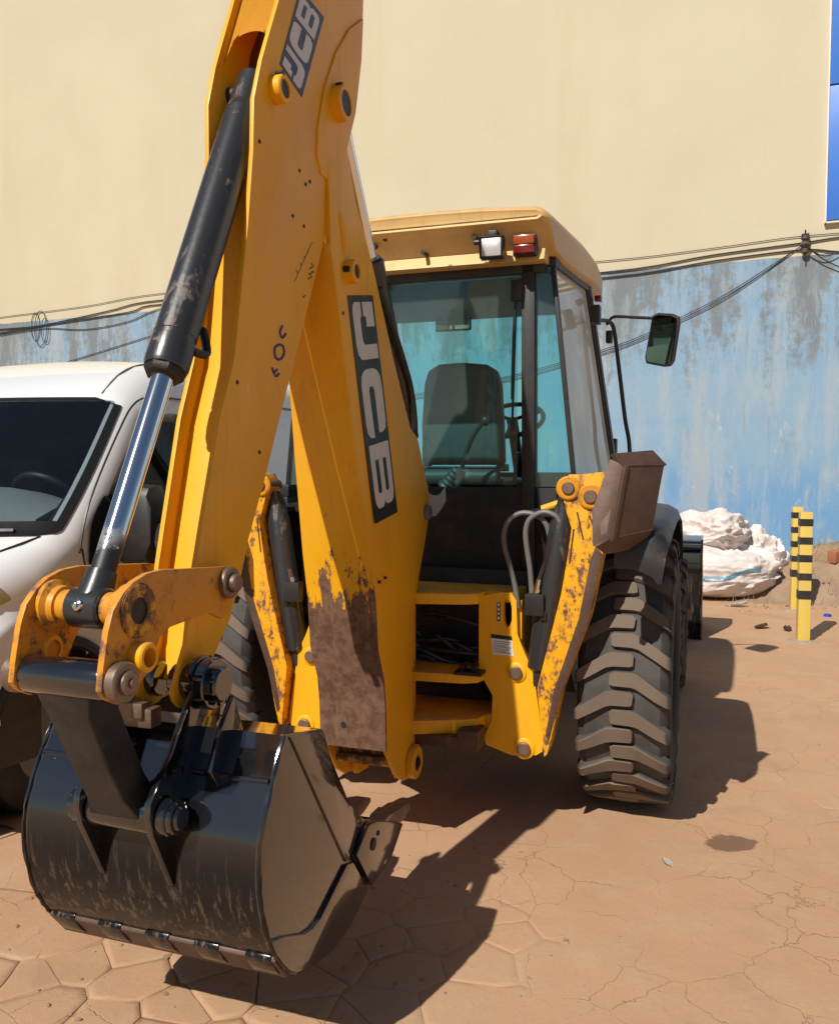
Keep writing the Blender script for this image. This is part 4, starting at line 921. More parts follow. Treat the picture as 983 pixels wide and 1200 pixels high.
# --- stabiliser legs
def stabiliser(s):
    tr = (lambda p: p) if s == 1 else (lambda p: Vector((2 * CXF - p[0], p[1], p[2])))
    t = empty('stabiliser', (0, 0, 0)); t.parent = bh
    y0, y1 = YF - .055, YF + .075
    ou = [(637, 888), (629, 806), (646, 740), (657, 696), (665, 650), (669, 619), (661, 592), (658, 578), (661, 565), (666, 556), (680, 556), (706, 553), (712, 565), (708, 600), (706, 650), (690, 725), (657, 813), (647, 860), (641, 884)]
    P = [(p.x, p.z) for p in (M.U(*q, 1, y0) for q in ou)]
    bm = B(); loft(bm, [[tr((x, y0, z)) for x, z in P], [tr((x, y1, z)) for x, z in P]]); obj('leg', bm, 'yellow_leg', t, bevel=.005)
    ed_ = [(706, 650), (690, 725), (657, 813), (643, 868), (639, 862), (648, 812), (678, 725), (692, 655), (698, 640)]
    bm = B(); loft(bm, [[tr(M.U(*q, 1, y0) + Vector((0, dy, 0))) for q in ed_] for dy in (.004, -.0035)]); obj('rubbed_edge', bm, 'rust_steel', t, bevel=.0015)
    # flange lines on the rear face
    for seq in (((676, 600), (683, 632)), ((690, 604), (706, 640)), ((672, 620), (667, 660))):
        bm = B(); tube(bm, [tr(M.U(*q, 1, y0 - .0005)) for q in seq], .0035, 6, 4); obj('weld_seam', bm, 'rust_steel', t)
    for px, py, r in ((666, 572, .030), (692, 582, .032)):
        c = M.U(px, py, 1, y0); bm = B(); lathe(bm, tr((c.x, y0 + .005, c.z)), (0, -1, 0), [(r + .02, 0), (r + .02, .012), (r + .013, .017), (r, .017)], 24); obj('boss', bm, 'yellow_worn', t)
        bm = B(); cyl(bm, tr((c.x, y1 + .03, c.z)), tr((c.x, y0 - .022, c.z)), r * .86, ch=.004); obj('pin', bm, 'pin_steel', t)
    # hydraulic ram, tucked in beside the leg
    a = M.U(627, 806, 1, YF + .03); b = M.U(664, 580, 1, YF + .03); d = (b - a).normalized(); L = (b - a).length
    bm = B(); lathe(bm, tr(a), tr(b) - tr(a), [(.02, 0), (.030, .01), (.034, .075), (.052, .09), (.054, .10), (.054, L - .13), (.050, L - .12), (.046, L - .06), (.03, L)], 28); obj('ram', bm, 'cylinder_paint', t)
    v = M.U(624, 708, 1, YF - .045)
    bm = B(); box(bm, (v.x - .035, v.y, v.z - .05), (v.x + .045, v.y + .05, v.z + .04)); box(bm, (v.x + .03, v.y + .01, v.z - .07), (v.x + .055, v.y + .04, v.z - .03))
    if s == -1:
        for q_ in bm.verts: q_.co.x = 2 * CXF - q_.co.x
    obj('valve_block', bm, 'black_plastic', t, bevel=.004)
    c = M.U(629, 690, 1, YF - .02); bm = B(); cyl(bm, tr(c + Vector((-.006, 0, -.035))), tr(c + Vector((.008, 0, .04))), .012, n=8); cyl(bm, tr(c + Vector((-.004, 0, -.02))), tr(c + Vector((.0, 0, .0))), .016, n=6); obj('hose_fitting', bm, 'chrome_trim', t)
    if s == 1:
        bm = B(); tube(bm, [M.U(*q_, 1, YF + .02) for q_ in ((607, 712), (604, 690), (597, 662), (591, 640), (591, 622), (598, 608), (612, 601), (628, 604), (640, 615), (645, 635))], .0115, 10); obj('hose', bm, 'hose_grey', t)
        bm = B(); tube(bm, [M.U(*q_, 1, YF - .01) for q_ in ((623, 695), (621, 668), (617, 640), (616, 622), (621, 608), (636, 600), (650, 604), (656, 612))], .0115, 10); obj('hose', bm, 'hose_grey', t)
        bm = B(); tube(bm, [M.U(*q_, 1, YF - .01) for q_ in ((629, 690), (634, 672), (642, 650), (648, 625))], .010, 8); obj('hose', bm, 'hose_rubber', t)
        bm = B(); c = M.U(646, 594, 1, YF + .02); cyl(bm, c + Vector((-.04, 0, -.01)), c + Vector((.03, 0, .015)), .016, n=10); obj('hose_cap', bm, 'yellow_clean', t)
    # foot pad: a folded steel tray hung from the head, its sole turned outwards
    o_ = M.U(717, 600, 1, -.98)
    ang = R_(37)                                                            # sole plane runs outwards and forwards
    ux = Vector((math.sin(ang), math.cos(ang), 0)); nrm = Vector((math.cos(ang), -math.sin(ang), 0))
    def pp(px, py, off=0.0):
        c = M.loc((0, 0, CH)); r = M.dirn(ray(px, py)); return c + r * ((o_ - c).dot(nrm) / r.dot(nrm)) + nrm * off
    bm = B(); a_ = M.U(700, 575, 1, y0 - .02)
    for yy in (y0 - .03, y0 + .05):
        loft(bm, [[tr(q) for q in ((.80, yy, a_.z + .06), (1.0, yy, a_.z + .05), (1.02, yy, a_.z - .12), (.84, yy, a_.z - .10))], [tr(q) for q in ((.80, yy + .02, a_.z + .06), (1.0, yy + .02, a_.z + .05), (1.02, yy + .02, a_.z - .12), (.84, yy + .02, a_.z - .10))]]) if yy > y0 else None
    obj('foot_lug', bm, 'rust_steel', t)
    sole = [(730, 545), (779, 541), (764, 622), (714, 634)]
    bm = B(); P = [pp(*q) for q in sole]; loft(bm, [[tr(p) for p in P], [tr(p - nrm * .022) for p in P]]); obj('foot_pad', bm, 'rust_steel', t, bevel=.004)
    top = [(730, 546), (725, 531), (772, 527), (781, 545)]
    bm = B(); P = [pp(*top[0], .004), pp(*top[1], -.03), pp(*top[2], -.03), pp(*top[3], .004)]; loft(bm, [[tr(p) for p in P], [tr(p - nrm * .02 - Vector((0, 0, .006))) for p in P]]); obj('foot_lip', bm, 'rust_steel', t, bevel=.004)
    lowl = [(713, 632), (765, 620), (762, 630), (744, 646), (719, 651), (702, 641)]
    bm = B(); P = [pp(*lowl[0], .004), pp(*lowl[1], .004), pp(*lowl[2], -.01), pp(*lowl[3], -.035), pp(*lowl[4], -.04), pp(*lowl[5], -.015)]; loft(bm, [[tr(p) for p in P], [tr(p - nrm * .02 + Vector((0, 0, .008))) for p in P]]); obj('foot_lip', bm, 'rust_steel', t, bevel=.004)
    sd = [(724, 538), (732, 546), (716, 634), (701, 641), (709, 600)]
    bm = B(); P = [pp(*sd[0], -.04), pp(*sd[1], .006), pp(*sd[2], .006), pp(*sd[3], -.03), pp(*sd[4], -.07)]; Q = [p + ux * .016 for p in P]; loft(bm, [[tr(p) for p in P], [tr(p) for p in Q]]); obj('foot_side', bm, 'rust_steel', t, bevel=.003)
stabiliser(1); stabiliser(-1)

# --- chassis, tank, engine bay and loader
ch = empty('chassis', (0, 0, 0)); ch.parent = bh
for nm, lo, hi in (('rail', (-.42, -.40, .52), (-.30, 2.6, .80)), ('rail', (.30, -.40, .52), (.42, 2.6, .80)), ('rear_axle', (-.95, -.12, .50), (.95, .12, .76)), ('front_axle', (-.95, 2.06, .38), (.95, 2.28, .56)), ('gearbox', (-.26, -.30, .42), (.26, 1.6, .95))):
    bm = B(); box(bm, lo, hi); obj(nm, bm, 'chassis_black', ch, bevel=.02)
bm = B(); box(bm, (-.55, -.40, .50), (.55, -.37, 1.12)); obj('bulkhead', bm, 'chassis_black', ch, bevel=.008)
rh = random.Random(4)
for k in range(11):
    x0 = rh.uniform(-.1, .35); z0 = rh.uniform(.74, .98); bm = B()
    tube(bm, [(x0 - .25, -.46 - rh.uniform(0, .1), z0), (x0 - .05, -.55 - rh.uniform(0, .06), z0 + rh.uniform(-.05, .06)), (x0 + .12, -.55, z0 - rh.uniform(.0, .10)), (min(.38, x0 + .18), -.5, z0 - rh.uniform(.05, .16)), (x0 + .05, -.45, z0 - rh.uniform(.1, .2))], .012, 8); obj('hose', bm, 'hose_rubber', ch)
for x0, z0, a in ((.16, .90, .35), (.22, .80, -.7), (.08, .86, .15)):
    bm = B(); cyl(bm, (x0 - .05, -.58, z0 - .05 * a), (x0 + .05, -.58, z0 + .05 * a), .009, n=8); cyl(bm, (x0 - .012, -.58, z0 - .012 * a), (x0 + .018, -.58, z0 + .018 * a), .014, n=6); obj('hose_fitting', bm, 'dark_pin', ch)
bm = B(); plate(bm, [(1.25, .85), (2.75, .85), (2.78, 1.28), (2.4, 1.40), (1.25, 1.52)], 0, -.40, .40); obj('bonnet', bm, 'yellow_paint', bh, bevel=.04, seg=3)
for s in (1, -1):
    bm = B(); plate(bm, [(.95, 1.42), (1.10, 1.55), (2.6, 1.10), (3.45, .50), (3.6, .30), (3.45, .22), (2.9, .62), (1.8, 1.12)], 0, s * .60, s * .68); obj('loader_arm', bm, 'yellow_paint', bh, bevel=.01)
lb = empty('loader_bucket', (0, 0, 0)); lb.parent = bh
lp = [(3.92, .02), (3.90, .40), (3.91, .80), (4.0, .90), (4.25, .93)]; lo_ = [(3.92, .02), (4.30, .0), (4.75, .02)]
XR = 1.235
def sheet(bm, path, th, x0, x1): loft(bm, [[(x0, *p) for p in path] + [(x0, p[0] + th, p[1] + .006) for p in reversed(path)], [(x1, *p) for p in path] + [(x1, p[0] + th, p[1] + .006) for p in reversed(path)]])
bm = B(); sheet(bm, lp, .02, -XR, XR); obj('back_plate', bm, 'bucket_black', lb, bevel=.004)
bm = B(); loft(bm, [[(-XR, y, z) for y, z in lo_] + [(-XR, y, z + .02) for y, z in reversed(lo_)], [(XR, y, z) for y, z in lo_] + [(XR, y, z + .02) for y, z in reversed(lo_)]]); obj('floor_plate', bm, 'bucket_black', lb, bevel=.003)
for s in (1, -1):
    bm = B(); plate(bm, [(3.90, .0), (3.885, .40), (3.895, .82), (3.98, .92), (4.25, .94), (4.45, .55), (4.78, .03)], 0, s * XR, s * (XR + .018)); obj('side_plate', bm, 'bucket_black', lb, bevel=.003)
bm = B(); box(bm, (-XR, 3.86, .66), (XR, 3.90, .71)); box(bm, (-XR, 3.865, .855), (XR, 3.93, .885)); obj('stiffener', bm, 'bucket_black', lb, bevel=.004)

# --- wheels
def wheel(name, c, R, w, lugs, mat, side):
    t = empty(name, c); t.parent = bh
    bm = B(); hw_ = w / 2; Rc = R - .034; prof = [(R * .53, -hw_ * .80), (R * .56, -hw_ * .92), (R * .66, -hw_ * 1.0), (R * .80, -hw_ * 1.0), (R * .90, -hw_ * .93), (Rc, -hw_ * .78), (Rc + .006, -hw_ * .3)]
    prof = prof + [(r, -h) for r, h in reversed(prof)]
    lathe(bm, (0, 0, 0), (1, 0, 0), prof, 72, caps=False)
    def pt(u, th, r): return (u, r * math.cos(th), r * math.sin(th))
    lt = .058 * R / .63
    for k in range(lugs):
        for s in (1, -1):
            th0 = 2 * math.pi * (k + (.5 if s > 0 else 0)) / lugs
            st = [(-.24, .002, .026), (-.18, 0, .036), (.20, 0, .038), (.32, .006, .038), (.70, .055, .035), (.90, .080, .033), (.985, .091, .031)]
            rings = []
            for i, (u, v, h) in enumerate(st):
                u_ = s * u * hw_; rt = R - .010 * abs(u) ** 2 - (.014 if i == len(st) - 1 else 0) - (.004 if i == 0 else 0); rb = Rc - .02
                v *= R / .63; h *= R / .63
                a0, a1 = th0 + (v - h) / R, th0 + (v + h) / R; i0, i1 = th0 + (v - h * .80) / R, th0 + (v + h * .80) / R
                rings.append([pt(u_, a0, rb), pt(u_, i0, rt), pt(u_, i1, rt), pt(u_, a1, rb)])
            # shoulder running down the side wall
            u_ = s * hw_ * 1.015; v = .104 * R / .63; h = .029 * R / .63
            rings.append([pt(u_ * .97, th0 + (v - h) / R, Rc - .06), pt(u_, th0 + (v - h * .8) / R, R * .90), pt(u_, th0 + (v + h * .8) / R, R * .90), pt(u_ * .97, th0 + (v + h) / R, Rc - .06)])
            loft(bm, rings)
    rw = random.Random(int(R * 100) + side)
    for v in bm.verts:                          # chipped, uneven lugs
        rr_ = math.hypot(v.co.y, v.co.z)
        if rr_ > R - .02: k_ = 1 + rw.uniform(-.0075, .0025); v.co.y *= k_; v.co.z *= k_; v.co.x += rw.uniform(-.004, .004)
    obj('tyre', bm, mat, t, deg=40)
    bm = B(); s = side
    lathe(bm, (0, 0, 0), (s, 0, 0), [(R * .545, -hw_ * .8), (R * .55, hw_ * .62), (R * .575, hw_ * .80), (R * .575, hw_ * .86), (R * .535, hw_ * .84), (R * .51, hw_ * .60), (R * .47, hw_ * .35), (R * .30, hw_ * .22), (R * .27, hw_ * .30), (R * .20, hw_ * .42), (R * .19, hw_ * .70), (R * .08, hw_ * .74)], 48); obj('rim', bm, 'wheel_yellow', t)
    for k in range(8): bm = B(); a = k * math.pi / 4; cyl(bm, (s * hw_ * .2, R * .36 * math.cos(a), R * .36 * math.sin(a)), (s * hw_ * .36, R * .36 * math.cos(a), R * .36 * math.sin(a)), .018, n=6); obj('wheel_nut', bm, 'pin_steel', t)
for s in (1, -1): wheel('rear_wheel', (s * .985, 0, .628), .63, .395, 24, 'tyre_rear', s)
for s in (1, -1): wheel('front_wheel', (s * 1.0, 2.17, .468), .47, .33, 18, 'tyre_front', s)
for s in (1, -1):                               # mudguards
    bm = B(); rings = []
    for y, dz, ins in ((-.795, -.15, .03), (-.80, -.05, .015), (-.78, -.012, .006), (-.70, .010, .0), (-.51, .030, .0), (-.49, .032, .0), (-.1, .05, .0), (.3, .045, .0), (.55, .01, .0), (.68, -.08, .0), (.76, -.22, .0)):
        z = 1.365 + dz; xi = .97 if y < -.5 else .56; sec = [(xi, z), (1.05 - ins, z), (1.12 - ins, z - .010), (1.165 - ins, z - .035), (1.18 - ins, z - .075), (1.165 - ins, z - .078), (1.145 - ins, z - .050), (1.10 - ins, z - .030), (1.05 - ins, z - .022), (xi, z - .022)]
        rings.append([(s * x, y, zz) for x, zz in sec])
    loft(bm, rings); obj('mudguard', bm, 'black_plastic', bh, deg=50)

# --- cab
cab = empty('cab', (0, 0, 0)); cab.parent = bh
def cw(z): return .622 + .108 * (2.52 - z) / .95          # half width of the cab side at height z
YR, ZT, ZB = -.30, 2.51, 1.50                             # rear face, top and sill of the glazing
def bar(name, a, b, w_, dp, mat='black_plastic', bev=.006):  # square section member from a to b
    a, b = Vector(a), Vector(b); t = (b - a).normalized(); u = Vector((1, 0, 0)) - t * t.x
    if u.length < .2: u = Vector((0, 1, 0)) - t * t.y
    u.normalize(); v = t.cross(u)
    bm = B(); loft(bm, [[p + u * (x * w_ / 2) + v * (y * dp / 2) for x, y in ((1, 1), (-1, 1), (-1, -1), (1, -1))] for p in (a, b)]); return obj(name, bm, mat, cab, bevel=bev)
def frontY(z): return .86 + .40 * (2.62 - z) / 1.06       # raked front edge of the side glass
ZF = 2.64
for s in (1, -1):
    bar('rear_pillar', (s * .532, YR, ZB - .45), (s * .522, YR, ZT + .02), .062, .07)
    bar('corner_pillar', (s * cw(ZB), YR + .03, ZB - .05), (s * cw(ZT), YR + .03, ZT + .02), .022, .03)
    bar('front_pillar', (s * cw(1.2), frontY(1.2) + .05, 1.2), (s * cw(ZF), frontY(ZF) + .05, ZF), .05, .07)
    bar('door_frame', (s * (cw(1.4) + .006), frontY(1.4), 1.4), (s * (cw(ZF) + .006), frontY(ZF), ZF), .016, .022)
    bar('door_frame', (s * (cw(1.3) + .012), frontY(1.3) + .16, 1.3), (s * (cw(ZF) + .012), frontY(ZF) + .12, ZF), .016, .020)
    bar('side_sill', (s * cw(ZB - .03), YR, ZB - .03), (s * cw(ZB - .03), 1.30, ZB - .03), .05, .06)
    bar('roof_rail', (s * (cw(ZT) - .01), YR, ZT + .01), (s * (cw(ZF) - .01), frontY(ZF) + .1, ZF + .0), .06, .04)
    bm = B(); g = [(cw(ZT) + .001, YR + .035, ZT), (cw(ZF) + .001, frontY(ZF), ZF - .02), (cw(ZB) + .001, frontY(ZB), ZB), (cw(ZB) + .001, YR + .035, ZB)]
    loft(bm, [[(s * x, y, z) for x, y, z in g], [(s * (x - .006), y, z) for x, y, z in g]]); obj('side_glass', bm, 'cab_glass_side', cab, smooth=False)
    bm = B(); g = [(.55, YR - .005, ZT - .01), (cw(ZT) - .006, YR + .022, ZT - .01), (cw(ZB) - .006, YR + .022, ZB), (.555, YR - .005, ZB)]
    loft(bm, [[(s * x, y, z) for x, y, z in g], [(s * x, y + .006, z) for x, y, z in g]]); obj('corner_glass', bm, 'cab_glass', cab, smooth=False)
    bm = B(); plate(bm, [(YR, .95), (1.3, .95), (1.3, ZB - .06), (YR, ZB - .06)], 0, s * (cw(1.2) - .01), s * (cw(1.2) - .05)); obj('side_panel', bm, 'black_plastic', cab, bevel=.01)
bar('rear_header', (-.60, YR, ZT - .005), (.60, YR, ZT - .005), .07, .07)
bar('front_header', (-.60, 1.0, ZF), (.60, 1.0, ZF), .10, .08); bar('front_sill', (-.66, 1.32, 1.50), (.66, 1.32, 1.50), .08, .08)
bm = B(); box(bm, (-.468, YR - .004, ZB + .01), (.468, YR + .004, ZT - .045)); obj('rear_glass', bm, 'cab_glass', cab, smooth=False)
bm = B(); loft(bm, [[(-.58, 1.0, ZF - .06), (.58, 1.0, ZF - .06), (.66, 1.30, 1.54), (-.66, 1.30, 1.54)], [(-.58, 1.006, ZF - .06), (.58, 1.006, ZF - .06), (.66, 1.306, 1.54), (-.66, 1.306, 1.54)]]); obj('windscreen', bm, 'cab_glass_front', cab, smooth=False)
bm = B(); box(bm, (-.64, YR - .015, .98), (.66, YR + .02, ZB - .005)); obj('rear_panel', bm, 'black_matte', cab, bevel=.008)
bm = B(); box(bm, (-.66, YR, .95), (.66, 1.3, 1.0)); obj('floor', bm, 'black_matte', cab)
bm = B(); box(bm, (-.58, YR + .04, 2.50), (.58, .95, 2.53)); obj('headlining', bm, 'cab_trim', cab)
# roof moulding: loft of rounded cross sections from the rear visor to the front
def roof_ring(y, zb, zt, hw_, r):
    pts = [(hw_ - .02, zb), (hw_, zb + .012)]
    pts += [(hw_ - r + r * math.cos(R_(a)), zt - r * .75 + r * .75 * math.sin(R_(a))) for a in range(0, 91, 15)]
    crown = [(hw_ - r) * k for k in (.6, .2)]
    pts += [(x, zt + .022 * (1 - (x / hw_) ** 2)) for x in crown]
    pts += [(-x, z) for x, z in reversed(pts)]
    return [(x, y, z) for x, z in pts]
bm = B(); loft(bm, [roof_ring(y, zb, zt, h, r) for y, zb, zt, h, r in ((-.487, 2.668, 2.688, .600, .02), (-.495, 2.662, 2.702, .615, .04), (-.475, 2.655, 2.722, .632, .06), (-.42, 2.62, 2.735, .645, .09), (-.36, 2.545, 2.742, .652, .10), (-.1, 2.545, 2.765, .665, .12), (.4, 2.59, 2.81, .675, .13), (.9, 2.645, 2.835, .675, .13), (1.20, 2.66, 2.825, .665, .13), (1.36, 2.655, 2.79, .64, .11), (1.43, 2.66, 2.73, .60, .06))])
obj('roof', bm, 'cream_roof', cab, deg=50)
bm = B(); plate(bm, [(-.478, 2.676), (-.398, 2.572), (-.395, 2.56), (-.425, 2.507), (-.30, 2.507), (-.30, 2.69)], 0, -.612, .612); obj('visor', bm, 'cream_roof', cab, bevel=.004)
# lamps on the visor
c = M.U(575, 290, 1, -.52); wl = None
bm = B(); loft(bm, [[(c.x + x * k, c.y + y, c.z + z * k) for x, z in ((-.05, -.045), (.05, -.045), (.055, .05), (-.055, .05))] for y, k in ((.075, .62), (.05, .95), (-.005, 1.0), (-.008, .93), (.004, .88))]); obj('work_lamp', bm, 'black_plastic', cab, bevel=.006)
bm = B(); box(bm, (c.x - .043, c.y - .002, c.z - .037), (c.x + .045, c.y + .012, c.z + .042)); obj('lamp_lens', bm, 'lamp_lens', cab, bevel=.004)
bm = B(); box(bm, (c.x - .02, c.y + .02, c.z + .045), (c.x + .02, -.40, c.z + .08)); cyl(bm, (c.x - .09, c.y + .05, c.z + .04), (c.x - .06, c.y + .05, c.z + .04), .012, n=10); obj('lamp_bracket', bm, 'black_plastic', cab, bevel=.004)
c = M.U(613, 285, 1, -.475)
bm = B(); box(bm, (c.x - .046, c.y, c.z - .002), (c.x + .046, c.y + .05, c.z + .038)); obj('indicator_lens', bm, 'lamp_orange', cab, bevel=.008)
bm = B(); box(bm, (c.x - .046, c.y - .001, c.z - .042), (c.x + .046, c.y + .05, c.z - .004)); obj('tail_lens', bm, 'lamp_red', cab, bevel=.008)
bm = B(); box(bm, (c.x - .051, c.y + .018, c.z - .047), (c.x + .051, c.y + .085, c.z + .043)); obj('lamp_base', bm, 'black_plastic', cab, bevel=.004)
for px, py, r in ((440, 289, .012), (453, 281, .012), (497, 297, .010), (537, 272, .009), (557, 279, .012)):
    bm = B(); c = M.U(px, py, 1, -.435); cyl(bm, c + Vector((0, .05, 0)), c + Vector((0, -.025, 0)), r, n=10); obj('visor_bolt', bm, 'dark_pin', cab)
c = M.U(701, 351, 0, .67); bm = B(); box(bm, (c.x - .02, c.y - .03, c.z - .015), (c.x + .02, c.y + .03, c.z + .02)); obj('side_marker', bm, 'lamp_red', cab, bevel=.004)
# mirror on its bent arm, grab rail
mc = M.U(775, 398, 1, 1.43)
def mu(px, py, y=1.43): return M.U(px, py, 1, y)
n_ = Vector((-.42, -.90, -.05)).normalized()
def mm(px, py):
    c_ = M.loc((0, 0, CH)); r_ = M.dirn(ray(px, py)); return c_ + r_ * ((mc - c_).dot(n_) / r_.dot(n_))
bm = B(); out = [(764, 370), (771, 366.5), (788, 367.5), (795, 371), (795.5, 380), (789, 423), (785, 429), (778, 430), (757, 426), (755.5, 419)]
P = [mm(*q) for q in out]
loft(bm, [[p + n_ * .004 for p in P], [p - n_ * .018 for p in P], [p + (mc - p) * .25 - n_ * .06 for p in P]]); obj('mirror_housing', bm, 'black_plastic', cab, bevel=.005)
bm = B(); P2 = [p + (mc - p) * .09 for p in P]; loft(bm, [[p + n_ * .0065 for p in P2], [p + n_ * .001 for p in P2]]); obj('mirror_glass', bm, 'mirror_glass', cab, smooth=False)
bm = B(); tube(bm, [mu(768, 373, 1.46), mu(745, 372, 1.42), mu(722, 371, 1.36), mu(715, 374, 1.33), mu(711, 380, 1.30)], .010, 8); obj('mirror_arm', bm, 'black_plastic', cab)
bm = B(); tube(bm, [mu(700, 376, 1.15), mu(708, 375.5, 1.25), mu(716, 379, 1.33), mu(720, 392, 1.36), mu(726, 440, 1.38), mu(732, 490, 1.4), mu(737, 520, 1.42), mu(738, 560, 1.42)], .013, 10); obj('grab_rail', bm, 'black_plastic', cab)
bm = B(); a, b = mu(710, 388, 1.3), mu(717, 402, 1.3); box(bm, (a.x, 1.27, b.z), (b.x, 1.33, a.z)); obj('rail_clamp', bm, 'black_plastic', cab, bevel=.006)
for px, py in ((699, 369), (719, 523)):
    c = M.U(px, py, 0, cw(2.0) + .03); bm = B(); box(bm, (c.x - .03, c.y - .04, c.z - .05), (c.x + .02, c.y + .04, c.z + .05)); obj('door_hinge', bm, 'black_plastic', cab, bevel=.006)
# inside the cab
def iu(px, py, y): return M.U(px, py, 1, y)
bm = B(); so_ = [(497, 545), (495, 500), (496, 450), (500, 434), (512, 426), (540, 423.5), (568, 426), (580, 433), (585, 450), (589, 500), (592, 545)]
P = [iu(*q, .28) for q in so_]; pc = sum(P, Vector()) / len(P)
loft(bm, [[p + (pc - p) * k + Vector((0, dy + (p.z - pc.z) * .12, 0)) for p in P] for k, dy in ((.10, -.02), (.02, .0), (.0, .03), (.02, .09), (.12, .12))]); obj('seat_back', bm, 'seat_vinyl', cab, bevel=.012, seg=3, deg=50)
a = iu(497, 548, .25); b = iu(592, 548, .25)
bm = B(); box(bm, (a.x, .22, 1.40), (b.x, .75, 1.53)); obj('seat_cushion', bm, 'seat_vinyl', cab, bevel=.035, seg=3)
bm = B(); cyl(bm, (a.x + .03, .19, a.z - .05), (b.x - .02, .19, a.z - .05), .045, ch=.01, n=20); obj('seat_roll', bm, 'cab_trim', cab)
bm = B(); box(bm, (a.x - .01, .16, a.z - .02), (a.x + .03, .30, a.z + .02)); box(bm, (b.x - .03, .16, a.z - .02), (b.x + .01, .30, a.z + .02)); box(bm, (a.x + .02, .17, a.z - .005), (b.x - .02, .20, a.z + .008)); obj('seat_bracket', bm, 'black_plastic', cab, bevel=.006)
bm = B(); box(bm, (a.x + .1, .12, 1.0), (b.x + .03, .45, 1.42)); obj('control_console', bm, 'cab_trim', cab, bevel=.03)
for k in range(4):
    q = iu(574 + 4 * k, 605, .118); bm = B(); box(bm, (q.x - .004, .11, 1.22), (q.x + .004, .125, 1.40)); obj('console_slot', bm, 'black_matte', cab)
bm = B(); tube(bm, [iu(538, 560, .02), iu(545, 535, .0), iu(555, 510, -.02), iu(567, 494, -.03)], .011, 8); tube(bm, [iu(534, 585, .03), iu(541, 552, .01)], .022, 10); obj('lever', bm, 'black_plastic', cab)
bm = B(); c = iu(569, 493, -.03); bmesh.ops.create_uvsphere(bm, u_segments=18, v_segments=12, radius=.027, matrix=Matrix.Translation(c)); obj('lever_knob', bm, 'black_plastic', cab)
bm = B(); c0, c1 = iu(522, 572, .05), iu(537, 550, .03); d = (c1 - c0); L = d.length
lathe(bm, c0, d, [(.045 - .02 * k / 10 + (.006 if k % 2 else 0), L * k / 10) for k in range(11)], 16); obj('lever_gaiter', bm, 'cab_trim', cab)
bm = B(); tube(bm, [iu(600, 605, .05), iu(603, 560, .02), iu(607, 530, .0)], .010, 8); obj('lever', bm, 'black_plastic', cab)
sc = iu(600, 492, .95)                            # steering wheel
bm = B(); dd_, u_, v_ = basis((.0, -.55, .83)); tube(bm, [sc + (u_ * math.cos(2 * math.pi * k / 24) + v_ * math.sin(2 * math.pi * k / 24)) * .19 for k in range(25)], .015, 8, 2)
for k in range(3): tube(bm, [sc, sc + (u_ * math.cos(2.1 * k + .5) + v_ * math.sin(2.1 * k + .5)) * .19], .012, 6, 2)
cyl(bm, sc - dd_ * .5, sc, .035, n=14); obj('steering_wheel', bm, 'black_plastic', cab)
bm = B(); plate(bm, [(.98, 1.0), (1.24, 1.0), (1.26, 1.52), (1.1, 1.56), (1.0, 1.45)], 0, -.30, .60); obj('dashboard', bm, 'black_plastic', cab, bevel=.03)
c = iu(533, 376, .9); bm = B(); box(bm, (c.x - .13, .90, c.z - .06), (c.x + .10, .93, c.z + .06)); obj('inside_mirror_back', bm, 'black_plastic', cab, bevel=.012)
bm = B(); box(bm, (c.x - .122, .893, c.z - .052), (c.x + .092, .901, c.z + .052)); obj('inside_mirror', bm, 'mirror_glass', cab, bevel=.004)
bm = B(); a = iu(545, 322, .8); b = iu(612, 362, .8); box(bm, (a.x, .75, b.z), (b.x, .92, a.z)); obj('sun_blind', bm, 'black_matte', cab, bevel=.02)
bm = B(); tube(bm, [iu(606, 345, YR - .02), iu(603, 370, YR - .03), iu(601, 420, YR - .03), iu(600, 468, YR - .02)], .007, 6); tube(bm, [iu(604, 365, YR - .014), iu(600, 500, YR - .014)], .006, 6, 2); obj('wiper', bm, 'black_plastic', cab)
bm = B(); c = iu(606, 343, YR - .02); box(bm, (c.x - .03, YR - .035, c.z - .04), (c.x + .03, YR - .005, c.z + .06)); obj('wiper_motor', bm, 'black_plastic', cab, bevel=.01)
bm = B(); c = iu(448, 333, YR - .03); box(bm, (c.x - .02, YR - .04, c.z - .025), (c.x + .03, YR - .0, c.z + .03)); obj('window_latch', bm, 'black_plastic', cab, bevel=.005)

# ================================================================== THE VAN
VW = on_ground(60, 947)
V = Frame((0, 0), 17.0); org = VW - V.r * .93; van = empty('delivery_van', (org.x, org.y, 0), -V.yaw)
V = Frame((org.x, org.y), 17.0)                 # +x its left side (towards the machine), +y towards its rear
tag(van, 'white panel van with dark windscreen and black bumper parked beside the backhoe', 'van')
st = [(-1.00, .28), (-1.03, .42), (-1.03, .62), (-1.00, .80), (-.93, .93), (-.80, 1.03), (-.62, 1.11), (-.42, 1.18), (-.26, 1.235), (-.16, 1.29), (0, 1.445), (.16, 1.60), (.30, 1.735), (.42, 1.85), (.52, 1.94), (.62, 2.015), (.76, 2.10), (.95, 2.18), (1.2, 2.235), (1.5, 2.262), (1.9, 2.275)] + [(1.9 + .2 * k, 2.278) for k in range(1, 13)] + [(4.38, 2.26), (4.44, 2.2), (4.48, 2.05), (4.49, 1.6), (4.49, 1.0), (4.48, .35)]
I0, I1 = 9, 14                                  # windscreen stations
def vw(y, z):
    a = .985 - .115 * soft((z - 1.05) / 1.25) * (.6 + .4 * (z - 1.05) / 1.2)
    return a * (1 - .16 * soft((-.30 - y) / .75) ** 1.5)
